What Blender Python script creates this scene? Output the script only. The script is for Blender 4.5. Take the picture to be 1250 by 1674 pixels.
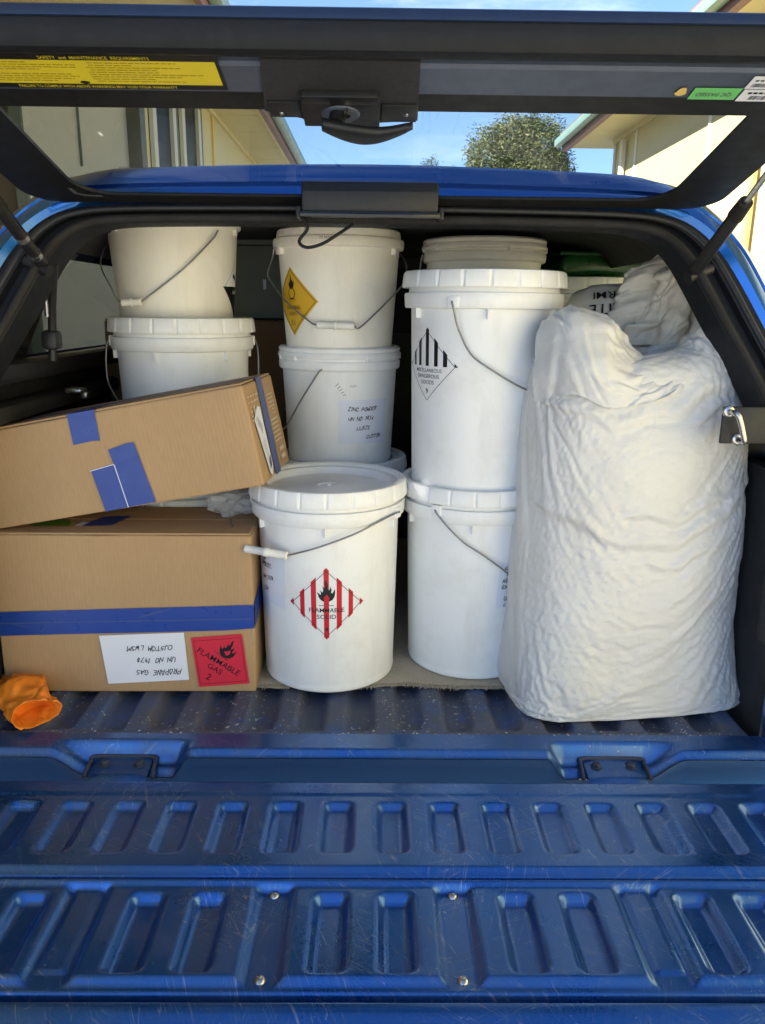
import bpy, bmesh, math, random
import numpy as np
from mathutils import Vector, Matrix, Euler, noise
from mathutils.geometry import tessellate_polygon

for o in list(bpy.data.objects):
    bpy.data.objects.remove(o)
S = bpy.context.scene
COL = S.collection
R = math.radians
random.seed(7)

# ------------------------------------------------------------------ camera
CAM = Vector((0.0115, 0.0, 0.745))
pit, yaw, rol = R(14.8), R(0.6), R(0.6)
fw = Vector((math.sin(yaw)*math.cos(pit), math.cos(yaw)*math.cos(pit), -math.sin(pit)))
rt = Vector((math.cos(yaw), -math.sin(yaw), 0)); up = rt.cross(fw)
rt2 = rt*math.cos(rol) + up*math.sin(rol); up2 = up*math.cos(rol) - rt*math.sin(rol)
cd = bpy.data.cameras.new('camera'); cam = bpy.data.objects.new('camera', cd); COL.objects.link(cam)
M = Matrix.Identity(4)
for i in range(3):
    M[i][0] = rt2[i]; M[i][1] = up2[i]; M[i][2] = -fw[i]; M[i][3] = CAM[i]
cam.matrix_world = M
cd.sensor_fit = 'HORIZONTAL'; cd.sensor_width = 36.0; cd.lens = 36.0*1260/1250
cd.clip_start = 0.05; cd.clip_end = 1000
S.camera = cam

# ------------------------------------------------------------------ world, sun, exposure
SUN_EL, SUN_AZ = R(33), R(245)          # azimuth clockwise from +Y: from the left and a little behind
w = bpy.data.worlds.new('World'); S.world = w; w.use_nodes = True
nt = w.node_tree; nt.nodes.clear()
out = nt.nodes.new('ShaderNodeOutputWorld'); bg = nt.nodes.new('ShaderNodeBackground')
sky = nt.nodes.new('ShaderNodeTexSky'); sky.sky_type = 'NISHITA'; sky.sun_disc = False
sky.sun_elevation = SUN_EL; sky.sun_rotation = SUN_AZ
sky.air_density = .8; sky.dust_density = 0.05; sky.ozone_density = 3.5
tc = nt.nodes.new('ShaderNodeTexCoord'); mp = nt.nodes.new('ShaderNodeMapping')
mp.inputs['Scale'].default_value = (2.2, 2.2, 9.0); mp.inputs['Rotation'].default_value = (0.12, 0.05, 0.3)
nz = nt.nodes.new('ShaderNodeTexNoise'); nz.inputs['Scale'].default_value = 2.0; nz.inputs['Detail'].default_value = 9; nz.inputs['Roughness'].default_value = .62
rp = nt.nodes.new('ShaderNodeValToRGB'); rp.color_ramp.elements[0].position = .5; rp.color_ramp.elements[1].position = .78
mx = nt.nodes.new('ShaderNodeMixRGB'); mx.blend_type = 'MIX'; mx.inputs[2].default_value = (5.0, 5.4, 5.9, 1)
ma = nt.nodes.new('ShaderNodeMath'); ma.operation = 'MULTIPLY'; ma.inputs[1].default_value = .55
L = nt.links.new
L(tc.outputs['Generated'], mp.inputs[0]); L(mp.outputs[0], nz.inputs['Vector']); L(nz.outputs[0], rp.inputs[0])
L(rp.outputs[0], ma.inputs[0]); L(ma.outputs[0], mx.inputs[0]); L(sky.outputs[0], mx.inputs[1]); L(mx.outputs[0], bg.inputs[0])
bg.inputs[1].default_value = 0.09
L(bg.outputs[0], out.inputs[0])
sd = bpy.data.lights.new('sun', 'SUN'); sd.energy = 5.0; sd.angle = R(.53); sd.color = (1, .95, .86)
so = bpy.data.objects.new('sun', sd); COL.objects.link(so)
dvec = Vector((math.sin(SUN_AZ)*math.cos(SUN_EL), math.cos(SUN_AZ)*math.cos(SUN_EL), math.sin(SUN_EL)))
so.rotation_euler = dvec.to_track_quat('Z', 'Y').to_euler(); so.location = dvec*30
S.view_settings.view_transform = 'Standard'; S.view_settings.look = 'None'; S.view_settings.gamma = 1
S.view_settings.use_curve_mapping = False
S.view_settings.exposure = 1.85

# ------------------------------------------------------------------ materials
def newmat(name, col, rough=.5, metal=0, spec=.5, coat=0, coatr=.05):
    m = bpy.data.materials.new(name); m.use_nodes = True
    b = m.node_tree.nodes['Principled BSDF']
    b.inputs['Base Color'].default_value = (*col, 1); b.inputs['Roughness'].default_value = rough
    b.inputs['Metallic'].default_value = metal; b.inputs['Specular IOR Level'].default_value = spec
    b.inputs['Coat Weight'].default_value = coat; b.inputs['Coat Roughness'].default_value = coatr
    return m
class N:
    def __init__(s, m): s.t = m.node_tree; s.b = s.t.nodes['Principled BSDF']
    def n(s, t, **kw):
        x = s.t.nodes.new(t)
        for k, v in kw.items():
            if k in x.inputs: x.inputs[k].default_value = v
            else: setattr(x, k, v)
        return x
    def l(s, a, b): s.t.links.new(a, b)
    def coord(s, scale=(1, 1, 1), rot=(0, 0, 0), kind='Object'):
        t = s.n('ShaderNodeTexCoord'); m = s.n('ShaderNodeMapping')
        m.inputs['Scale'].default_value = scale; m.inputs['Rotation'].default_value = rot
        s.l(t.outputs[kind], m.inputs[0]); return m.outputs[0]
    def noise(s, scale, detail=4, rough=.55, vec=None, dist=0):
        x = s.n('ShaderNodeTexNoise'); x.inputs['Scale'].default_value = scale; x.inputs['Detail'].default_value = detail
        x.inputs['Roughness'].default_value = rough; x.inputs['Distortion'].default_value = dist
        s.l(vec if vec is not None else s.coord(), x.inputs['Vector']); return x.outputs[0]
    def ramp(s, v, *stops):
        r = s.n('ShaderNodeValToRGB'); e = r.color_ramp.elements
        while len(e) < len(stops): e.new(.5)
        for k, (p, c) in enumerate(stops):
            e[k].position = p; e[k].color = (c, c, c, 1) if isinstance(c, (int, float)) else (*c, 1)
        s.l(v, r.inputs[0]); return r.outputs[0]
    def mix(s, f, a, b, mode='MIX'):
        x = s.n('ShaderNodeMixRGB'); x.blend_type = mode
        for i, v in enumerate((f, a, b)):
            if isinstance(v, (int, float)): x.inputs[i].default_value = v if i == 0 else (v, v, v, 1)
            elif isinstance(v, tuple): x.inputs[i].default_value = (*v, 1)
            else: s.l(v, x.inputs[i])
        return x.outputs[0]
    def math(s, op, a, b=0):
        x = s.n('ShaderNodeMath'); x.operation = op
        for i, v in enumerate((a, b)):
            if isinstance(v, (int, float)): x.inputs[i].default_value = v
            else: s.l(v, x.inputs[i])
        return x.outputs[0]
    def color(s, v): s.l(v, s.b.inputs['Base Color'])
    def rough(s, v): s.l(v, s.b.inputs['Roughness'])
    def bump(s, h, strength=.3, dist=.002):
        x = s.n('ShaderNodeBump'); x.inputs['Strength'].default_value = strength; x.inputs['Distance'].default_value = dist
        s.l(h, x.inputs['Height'])
        if s.b.inputs['Normal'].is_linked:
            s.l(s.b.inputs['Normal'].links[0].from_socket, x.inputs['Normal'])
        s.l(x.outputs[0], s.b.inputs['Normal'])

MAT = {}
def paint(name, dirt, scratch):
    m = newmat(name, (.005, .05, .27), .3, .6, .5, .7, .1); n = N(m)
    flake = n.noise(900, 1)
    base = n.mix(flake, (.006, .078, .29), (.014, .145, .48))
    # scratches: thin lines of a stretched voronoi/wave set in several directions
    sc = None
    for k, (ang, dens) in enumerate(((.3, 60), (1.2, 45), (2.1, 70), (2.7, 50))):
        v = n.coord((1, 1, 1), (0, 0, ang))
        sep = n.n('ShaderNodeMapping'); sep.inputs['Scale'].default_value = (dens, dens*.045, 1); n.l(v, sep.inputs[0])
        nn = n.noise(1.6, 3, .5, sep.outputs[0], .6)
        line = n.ramp(nn, (.494, 0), (.5, 1), (.506, 0))
        msk = n.ramp(n.noise(6+k*2, 3, .6, n.coord((1, 1, 1), (k, k*2, 0))), (.50, 0), (.60, 1))
        line = n.math('MULTIPLY', line, msk)
        sc = line if sc is None else n.math('MAXIMUM', sc, line)
    scv = n.math('MULTIPLY', sc, scratch)
    col = n.mix(scv, base, (.30, .36, .50))
    lo = .42-.24*min(1, dirt)
    haze = n.ramp(n.noise(7, 6, .68), (lo, 0), (lo+.34, 1))
    fine = n.ramp(n.noise(260, 3, .7), (.45, 0), (.75, 1))
    scuff = n.math('MULTIPLY', n.ramp(n.noise(22, 8, .75, n.coord((1, .6, 1))), (.56, 0), (.70, 1)), .5)
    dm = n.math('MULTIPLY', n.math('ADD', n.math('ADD', n.math('MULTIPLY', haze, .52), n.math('MULTIPLY', fine, .36)), scuff), dirt)
    dm = n.math('MINIMUM', dm, .93)
    col = n.mix(dm, col, (.125, .125, .132) if dirt < 1 else (.098, .092, .090))
    th_ = .71-.06*min(1, max(0, dirt-.5)*2)
    speck = n.ramp(n.noise(120, 2, .6), (th_, 0), (th_+.03, 1))
    if dirt > 1:
        st_ = n.ramp(n.noise(9, 8, .8, n.coord((3.2, .8, 1), (0, 0, .25)), .5), (.60, 0), (.68, 1))
        speck = n.math('MAXIMUM', speck, n.math('MULTIPLY', st_, .55))
    smask = n.ramp(n.noise(6, 3), (.5-.15*min(1, dirt), 0), (.65-.1*min(1, dirt), 1))
    sp = n.math('MULTIPLY', n.math('MULTIPLY', speck, smask), min(1, dirt*1.5))
    col = n.mix(sp, col, (.45, .43, .38))
    n.color(col)
    rr = n.math('ADD', n.math('MULTIPLY', dm, .6), .25); n.rough(rr)
    inv = n.math('SUBTRACT', .75, n.math('MULTIPLY', dm, 1.4)); inv = n.math('MAXIMUM', inv, 0)
    n.l(inv, n.b.inputs['Coat Weight'])
    n.l(n.math('MAXIMUM', n.math('SUBTRACT', .86, n.math('MULTIPLY', n.math('MAXIMUM', dm, sp), .95)), 0), n.b.inputs['Metallic'])
    n.bump(n.noise(30, 3), .03, .002)
    return m
MAT['blue'] = paint('blue_paint', .02, 0.0)
MAT['blue_gate'] = paint('blue_scratched', .36, .8)
MAT['blue_sill'] = paint('blue_sill', .5, .5)
MAT['blue_bed'] = paint('blue_dusty', 1.45, .5)

def plain(key, col, rough=.5, metal=0, spec=.5, var=.12, scale=30, bump=.0, bs=120, coat=0):
    m = newmat(key, col, rough, metal, spec, coat); n = N(m)
    c = n.mix(n.noise(scale, 5), tuple(x*(1-var) for x in col), tuple(min(1, x*(1+var)) for x in col)); n.color(c)
    n.rough(n.ramp(n.noise(scale*1.7, 4), (.3, max(0, rough-.07)), (.7, min(1, rough+.08))))
    if bump: n.bump(n.noise(bs, 4), bump, .002)
    MAT[key] = m; return m
plain('black_plastic', (.012, .012, .014), .42, 0, .4, .3, 60, .15, 400)
plain('rim_shaded_blue', (.014, .026, .065), .35, .2, .5, .2, 30)  # blue paint of the hatch rim, its shade put into this darker colour
plain('black_rubber', (.009, .010, .013), .55, 0, .24, .35, 40, .1, 200)
plain('black_gloss', (.006, .006, .008), .13, 0, .5, .1, 30)
plain('frit', (.012, .012, .013), .5, 0, .3, .15, 20)
plain('rail_grey', (.085, .105, .155), .42, .3, .5, .25, 25, .05, 60)
plain('plate_grey', (.028, .028, .032), .6, 0, .35, .15, 90, .3, 700)
plain('dusty_black', (.022, .021, .020), .7, 0, .2, .5, 25, .15, 150)
plain('liner_and_shade', (.028, .030, .033), .8, 0, .3, .35, 18, .3, 260)
plain('steel', (.55, .55, .55), .3, 1, .5, .2, 60)
plain('wire', (.26, .265, .28), .42, .8, .5, .35, 90)
plain('chrome', (.50, .49, .48), .26, 1, .5, .1, 60)
plain('tyre', (.02, .02, .02), .8, 0, .3, .2, 20, .2)
plain('paper', (.74, .76, .84), .65, 0, .3, .04, 12, .1, 40)
plain('ink', (.012, .012, .016), .6, 0, .2, .2, 40)
plain('ink_grey', (.10, .10, .12), .6, 0, .2, .2, 40)
plain('print_black', (.008, .008, .008), .4, 0, .4, .2, 40)
plain('print_white', (.80, .80, .80), .4, 0, .4, .03, 40)
plain('print_red', (.55, .012, .022), .4, 0, .4, .06, 40)
plain('print_yellow', (.62, .36, .02), .4, 0, .4, .06, 30)
plain('sticker_yellow', (.74, .60, .03), .4, 0, .4, .05, 30)
plain('sticker_line', (.30, .22, .02), .5, 0, .3, .3, 200)
plain('sticker_green', (.16, .56, .17), .45, 0, .4, .06, 30)
plain('sticker_leaf', (.10, .24, .03), .6, 0, .3, .15, 30)
plain('gas_red', (.62, .025, .055), .5, 0, .3, .08, 25)
plain('tape_blue', (.012, .050, .29), .32, 0, .5, .12, 25, .12, 30)
plain('tape_pale', (.075, .10, .25), .5, 0, .4, .1, 35, .1, 60)
plain('box_print', (.62, .54, .42), .8, 0, .2, .1, 60)
plain('grip', (.76, .75, .70), .5, 0, .4, .08, 40)
plain('glove', (.90, .25, .02), .42, 0, .4, .14, 30, .5, 45)
plain('carton_dark', (.20, .12, .06), .85, 0, .2, .15, 25, .1, 90)
plain('case_grey', (.19, .21, .19), .7, 0, .3, .1, 15, .1, 90)
plain('green_tub', (.012, .075, .02), .3, 0, .5, .4, 9, .5, 14)
# moulded white plastic of the buckets
def hdpe(name, col, grime):
    m = newmat(name, col, .38, 0, .45); n = N(m)
    dirty = n.ramp(n.noise(9, 7, .7), (.52, 0), (.8, 1))
    streak = n.ramp(n.noise(4, 6, .7, n.coord((6, 6, 1.2))), (.5, 0), (.8, 1))
    f = n.math('MULTIPLY', n.math('MAXIMUM', dirty, streak), grime)
    c = n.mix(f, col, (.42, .36, .27))
    sc = n.ramp(n.noise(70, 3, .6, n.coord((1, 1, 3))), (.68, 0), (.71, 1))
    c = n.mix(n.math('MULTIPLY', sc, .22*grime), c, (.12, .11, .10)); n.color(c)
    n.rough(n.ramp(n.noise(20, 4), (.3, .32), (.7, .48)))
    n.b.inputs['Subsurface Weight'].default_value = .12
    n.b.inputs['Subsurface Radius'].default_value = (.01, .009, .007); n.b.inputs['Subsurface Scale'].default_value = .5
    n.bump(n.noise(6, 2), .12, .01); n.bump(n.noise(500, 2), .04, .001)
    return m
MAT['white_plastic'] = hdpe('white_plastic', (.84, .84, .825), .27)
MAT['warm_lit_plastic'] = hdpe('warm_lit_plastic', (.81, .775, .69), .27)  # white plastic of the upper buckets, warm light put into its colour
def board(name, col, flute_rot):
    m = newmat(name, col, .85, 0, .2); n = N(m)
    v = n.coord((1, 1, 1), flute_rot)
    wv = n.n('ShaderNodeTexWave'); wv.inputs['Scale'].default_value = 42; wv.inputs['Distortion'].default_value = .25; wv.inputs['Detail Scale'].default_value = .4
    n.l(v, wv.inputs['Vector'])
    big = n.noise(5, 5, .6); fib = n.noise(160, 4, .65, n.coord((1, 1, .25)))
    c = n.mix(big, tuple(x*.86 for x in col), tuple(x*1.1 for x in col))
    c = n.mix(n.math('MULTIPLY', n.ramp(fib, (.4, 0), (.8, 1)), .35), c, tuple(x*.72 for x in col))
    c = n.mix(n.math('MULTIPLY', n.math('MULTIPLY', wv.outputs[1], n.ramp(n.noise(4, 5, .65, n.coord((1, 1, .6))), (.35, 0), (.65, 1))), .13), c, tuple(x*.70 for x in col)); n.color(c)
    scuff = n.ramp(n.noise(26, 6, .7), (.66, 0), (.72, 1))
    n.color(n.mix(n.math('MULTIPLY', scuff, .22), c, (.50, .37, .22)))
    wm = n.math('MULTIPLY', wv.outputs[1], n.ramp(n.noise(3.5, 5, .6), (.3, .1), (.7, 1)))
    n.bump(wm, .14, .0012); n.bump(n.noise(18, 3), .12, .004)
    return m
MAT['cardboard'] = board('cardboard', (.45, .295, .16), (0, 0, 0))
def fabric(name, col, grime):
    m = newmat(name, col, .5, 0, .4); n = N(m)
    a = n.n('ShaderNodeTexWave'); a.inputs['Scale'].default_value = 150; n.l(n.coord(), a.inputs['Vector'])
    b = n.n('ShaderNodeTexWave'); b.bands_direction = 'Z'; b.inputs['Scale'].default_value = 150; n.l(n.coord(), b.inputs['Vector'])
    wv = n.math('MULTIPLY', a.outputs[1], b.outputs[1])
    st = n.ramp(n.noise(5, 6, .65), (.48, 0), (.8, 1))
    c = n.mix(n.math('MULTIPLY', st, grime), col, (.46, .37, .26))
    n.color(n.mix(n.math('MULTIPLY', wv, .10), c, tuple(x*.75 for x in col)))
    cr = n.noise(38, 6, .62, n.coord((1, 1, 1.5)), 1.2)
    n.bump(cr, .34, .005); n.bump(n.noise(130, 4, .6), .20, .003); n.bump(wv, .12, .0006)
    n.rough(n.ramp(n.noise(9, 5, .6), (.35, .26), (.65, .50)))
    n.b.inputs['Coat Weight'].default_value = .18; n.b.inputs['Coat Roughness'].default_value = .32
    n.b.inputs['Sheen Weight'].default_value = .15
    return m
MAT['sack'] = fabric('woven_sack', (.66, .648, .62), .25)
MAT['sack_old'] = fabric('woven_sack_old', (.74, .67, .56), .45)
plain('grit', (.42, .39, .33), .8, 0, .2, .2, 60)
plain('hinge_dust', (.06, .07, .10), .75, .2, .3, .4, 30, .2, 90)
def carpet():
    m = newmat('carpet', (.30, .27, .21), .95, 0, .1); n = N(m)
    c = n.mix(n.noise(240, 3), (.42, .36, .255), (.68, .59, .44)); c = n.mix(n.math('MULTIPLY', n.noise(8, 4), .5), c, (.36, .31, .24)); n.color(c)
    n.bump(n.noise(300, 3), .9, .006); return m
MAT['carpet'] = carpet()
def glassmat(name, tint, refl):
    m = bpy.data.materials.new(name); m.use_nodes = True; t = m.node_tree; t.nodes.clear()
    o = t.nodes.new('ShaderNodeOutputMaterial'); tr = t.nodes.new('ShaderNodeBsdfTransparent'); gl = t.nodes.new('ShaderNodeBsdfGlossy')
    fr = t.nodes.new('ShaderNodeFresnel'); mixn = t.nodes.new('ShaderNodeMixShader'); mm = t.nodes.new('ShaderNodeMath')
    fr.inputs[0].default_value = 1.5; mm.operation = 'MULTIPLY'; mm.inputs[1].default_value = refl
    tr.inputs[0].default_value = (*tint, 1); gl.inputs['Roughness'].default_value = .02
    t.links.new(fr.outputs[0], mm.inputs[0]); t.links.new(mm.outputs[0], mixn.inputs[0])
    t.links.new(tr.outputs[0], mixn.inputs[1]); t.links.new(gl.outputs[0], mixn.inputs[2]); t.links.new(mixn.outputs[0], o.inputs[0])
    return m
MAT['glass'] = glassmat('hatch_glass', (.66, .70, .71), .5)
MAT['clear_film'] = newmat('clear_film', (.80, .82, .84), .18, 0, .6); MAT['clear_film'].node_tree.nodes['Principled BSDF'].inputs['Alpha'].default_value = .38
MAT['window_glass'] = newmat('window_glass', (.015, .017, .018), .35, 0, .05)
# buildings and ground
plain('wall_cream', (.58, .51, .29), .75, 0, .3, .07, 2.5, .15, 40)
plain('wall_white', (.82, .81, .70), .75, 0, .3, .07, 2.5, .15, 40)
plain('soffit', (.66, .56, .30), .7, 0, .3, .06, 3)
plain('trim_dark', (.10, .10, .075), .6, 0, .3, .15, 6)
plain('trim_green', (.15, .18, .145), .6, 0, .3, .12, 6)
plain('fascia', (.24, .13, .11), .6, 0, .3, .12, 6)
plain('gutter', (.20, .31, .25), .45, 0, .4, .12, 5)
plain('downpipe', (.70, .52, .16), .5, 0, .4, .1, 6)
plain('win_frame', (.55, .54, .46), .6, 0, .3, .08, 8)
plain('roof', (.20, .12, .10), .7, 0, .3, .15, 4)
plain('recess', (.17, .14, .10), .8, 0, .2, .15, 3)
plain('concrete', (.48, .46, .42), .85, 0, .2, .2, 1.6, .3, 30)
plain('bark', (.10, .07, .045), .9, 0, .2, .3, 8, .5, 30)
def leafmat(name, a, b):
    m = newmat(name, a, .55, 0, .35); n = N(m)
    g = n.n('ShaderNodeNewGeometry')
    n.color(n.mix(g.outputs['Random Per Island'], a, b)); return m
MAT['leaf'] = leafmat('leaf', (.055, .080, .024), (.17, .175, .07))
MAT['leaf_dark'] = leafmat('leaf_dark', (.035, .06, .02), (.07, .10, .035))

# ------------------------------------------------------------------ helpers
def setp(o, label=None, cat=None, group=None, kind=None):
    if label: o['label'] = label
    if cat: o['category'] = cat
    if group: o['group'] = group
    if kind: o['kind'] = kind
    return o
def empty(name, loc=(0, 0, 0), rot=(0, 0, 0), label=None, cat=None, group=None):
    o = bpy.data.objects.new(name, None); COL.objects.link(o); o.location = loc; o.rotation_euler = rot
    o.empty_display_size = .05
    return setp(o, label, cat, group)
def mesh(name, verts, faces, mats, parent=None, smooth=True, idx=None, sharp=None):
    me = bpy.data.meshes.new(name); me.from_pydata([tuple(map(float, v)) for v in verts], [], [tuple(map(int, f)) for f in faces])
    if not isinstance(mats, (list, tuple)): mats = [mats]
    for k in mats: me.materials.append(MAT[k])
    if idx is not None: me.polygons.foreach_set('material_index', idx)
    me.polygons.foreach_set('use_smooth', [smooth]*len(me.polygons))
    if smooth and sharp: me.set_sharp_from_angle(angle=R(sharp))
    me.update()
    o = bpy.data.objects.new(name, me); COL.objects.link(o)
    if parent: o.parent = parent
    return o
def from_bm(name, bm, mats, parent=None, smooth=True, sharp=35):
    me = bpy.data.meshes.new(name); bm.normal_update(); bm.to_mesh(me); bm.free()
    if not isinstance(mats, (list, tuple)): mats = [mats]
    for k in mats: me.materials.append(MAT[k])
    me.polygons.foreach_set('use_smooth', [smooth]*len(me.polygons))
    if smooth and sharp: me.set_sharp_from_angle(angle=R(sharp))
    o = bpy.data.objects.new(name, me); COL.objects.link(o)
    if parent: o.parent = parent
    return o
def bbox(bm, lo, hi, bev=0, seg=2, mtx=None):
    lo, hi = Vector(lo), Vector(hi)
    r = bmesh.ops.create_cube(bm, size=1); vs = r['verts']
    for v in vs:
        v.co = Vector([(lo[i]+hi[i])/2 + v.co[i]*(hi[i]-lo[i]) for i in range(3)])
    if bev:
        es = list({e for v in vs for e in v.link_edges})
        rr = bmesh.ops.bevel(bm, geom=es, offset=bev, segments=seg, affect='EDGES', profile=.5)
        vs = list({v for f in rr['faces'] for v in f.verts} | {v for v in vs if v.is_valid})
    if mtx is not None: bmesh.ops.transform(bm, matrix=mtx, verts=[v for v in vs if v.is_valid])
def box(name, lo, hi, mat, parent=None, bev=0.0, seg=2):
    bm = bmesh.new(); bbox(bm, lo, hi, bev, seg); return from_bm(name, bm, mat, parent)
def smoothpath(pts, n=8):
    P = [Vector(p) for p in pts]
    if len(P) < 3: return P
    out = []
    for i in range(len(P)-1):
        p0, p1, p2, p3 = P[max(i-1, 0)], P[i], P[i+1], P[min(i+2, len(P)-1)]
        for k in range(n):
            t = k/n
            out.append(.5*((2*p1)+(p2-p0)*t+(2*p0-5*p1+4*p2-p3)*t*t+(3*p1-p0-3*p2+p3)*t*t*t))
    return out+[P[-1]]
def tube_data(path, rad, res=8, caps=True):
    V, Fc = [], []
    P = [Vector(p) for p in path]; n = len(P)
    rads = rad if isinstance(rad, (list, tuple)) else [rad]*n
    T = [(P[min(i+1, n-1)]-P[max(i-1, 0)]).normalized() for i in range(n)]
    a = Vector((0, 0, 1)) if abs(T[0].z) < .9 else Vector((1, 0, 0))
    nrm = (a - T[0]*a.dot(T[0])).normalized()
    for i in range(n):
        nrm = (nrm - T[i]*nrm.dot(T[i])).normalized(); b = T[i].cross(nrm)
        for k in range(res):
            t = 2*math.pi*k/res
            V.append(P[i] + (nrm*math.cos(t)+b*math.sin(t))*rads[i])
    for i in range(n-1):
        for k in range(res):
            k2 = (k+1) % res
            Fc.append((i*res+k, i*res+k2, (i+1)*res+k2, (i+1)*res+k))
    if caps:
        Fc.append(tuple(range(res-1, -1, -1))); Fc.append(tuple((n-1)*res+k for k in range(res)))
    return V, Fc
def tube(name, path, rad, mat, parent=None, res=8, smooth_n=0):
    if smooth_n: path = smoothpath(path, smooth_n)
    V, Fc = tube_data(path, rad, res); return mesh(name, V, Fc, mat, parent, True, None, 50)
def join_data(items):
    V, Fc = [], []
    for v, f in items:
        b = len(V); V += list(v); Fc += [tuple(i+b for i in q) for q in f]
    return V, Fc
def lathe_data(prof, seg=64, rfn=None):
    V, Fc = [], []
    for r, z in prof:
        for k in range(seg):
            t = 2*math.pi*k/seg
            rr = rfn(r, z, t) if rfn else r
            V.append((rr*math.sin(t), -rr*math.cos(t), z))
    for i in range(len(prof)-1):
        for k in range(seg):
            k2 = (k+1) % seg
            Fc.append((i*seg+k, i*seg+k2, (i+1)*seg+k2, (i+1)*seg+k))
    return V, Fc
def sstep(x, a, b):
    t = np.clip((x-a)/(b-a), 0, 1); return t*t*(3-2*t)

# ---- flat print: triangles in a plane, sliced and mapped onto the surface it lies on
_txt = {}
def text_tris(s):
    if s not in _txt:
        cu = bpy.data.curves.new('t', 'FONT'); cu.body = s; cu.size = 1; cu.align_x = 'CENTER'; cu.align_y = 'CENTER'; cu.resolution_u = 3; cu.offset = .003
        ob = bpy.data.objects.new('t', cu); COL.objects.link(ob)
        me = bpy.data.meshes.new_from_object(ob.evaluated_get(bpy.context.evaluated_depsgraph_get()))
        me.calc_loop_triangles()
        vs = [(v.co.x, v.co.y) for v in me.vertices]
        _txt[s] = [[vs[i] for i in t.vertices] for t in me.loop_triangles]
        bpy.data.objects.remove(ob); bpy.data.meshes.remove(me)
    return _txt[s]
GL = {'A': '0,0 .45,1 .9,0|.2,.38 .72,.38', 'B': '0,0 0,1 .6,.95 .6,.58 .1,.5 .75,.4 .7,.05 0,0', 'C': '.85,.85 .45,1 .05,.6 .1,.15 .5,0 .85,.15', 'D': '0,0 .1,1 .8,.7 .75,.2 0,0',
 'E': '.8,1 .1,1 0,0 .75,.02|.05,.5 .6,.52', 'F': '.8,1 .1,1 0,0|.05,.5 .6,.52', 'G': '.85,.85 .4,1 .05,.5 .3,0 .8,.1 .8,.45 .5,.45', 'H': '0,0 .05,1|.75,0 .8,1|.02,.5 .78,.52', 'I': '.2,0 .25,1',
 'K': '0,0 .05,1|.75,1 .05,.45 .8,0', 'L': '.05,1 0,0 .7,.03', 'M': '0,0 .15,1 .45,.4 .8,1 .95,0', 'N': '0,0 .05,1 .75,0 .8,1', 'O': '.4,1 .05,.6 .2,.05 .6,0 .85,.45 .65,.95 .4,1', 'P': '0,0 .08,1 .7,.95 .7,.55 .05,.48',
 'R': '0,0 .08,1 .7,.95 .65,.55 .05,.5 .8,0', 'S': '.8,.9 .35,1 .15,.75 .7,.4 .6,.05 .05,.1', 'T': '0,1 .9,1|.45,1 .4,0', 'U': '0,1 .05,.2 .4,0 .75,.2 .8,1', 'V': '0,1 .4,0 .85,1', 'W': '0,1 .2,0 .45,.6 .7,0 .95,1', 'X': '0,0 .8,1|0,1 .8,0',
 'Y': '0,1 .4,.5|.8,1 .3,0', 'Z': '0,1 .8,1 .05,0 .8,.02', 'n': '0,0 .05,.5 .3,.55 .45,0', 'o': '.3,.5 .05,.3 .2,0 .5,.15 .45,.45 .3,.5', '0': '.4,1 .05,.5 .35,0 .7,.5 .4,1', '1': '.2,.8 .4,1 .35,0', '2': '.1,.8 .4,1 .65,.7 .05,0 .75,.02',
 '3': '.1,.95 .6,.9 .3,.55 .65,.25 .05,.03', '4': '.55,0 .6,1 .05,.35 .8,.35', '5': '.7,1 .15,1 .1,.55 .6,.5 .6,.1 .05,.05', '6': '.6,1 .1,.4 .3,0 .6,.25 .1,.35', '7': '.05,1 .75,1 .25,0', '8': '.35,.5 .1,.8 .4,1 .6,.8 .1,.25 .35,0 .65,.25 .35,.5',
 '9': '.65,.65 .3,.5 .1,.8 .4,1 .65,.7 .5,0', '(': '.5,1.05 .2,.5 .5,-.05', ')': '.1,1.05 .4,.5 .1,-.05', '.': '.2,0 .25,.06', '-': '.1,.45 .6,.5'}
def handwriting(s, h, seed=0):
    rng = random.Random(seed); x = 0; strokes = []
    for ch in s:
        if ch == ' ': x += .75*h; continue
        for st in GL.get(ch, '').split('|'):
            if not st: continue
            p = [tuple(map(float, q.split(','))) for q in st.split()]
            strokes.append([(x+(a+.30*b+rng.uniform(-.11, .11))*h*.74, (b*rng.uniform(.78, 1.1)+rng.uniform(-.09, .09)+.10*math.sin(x*90+seed))*h) for a, b in p])
        x += (.86 if ch not in 'I1.()' else .5)*h*.9
    return strokes, x
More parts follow.
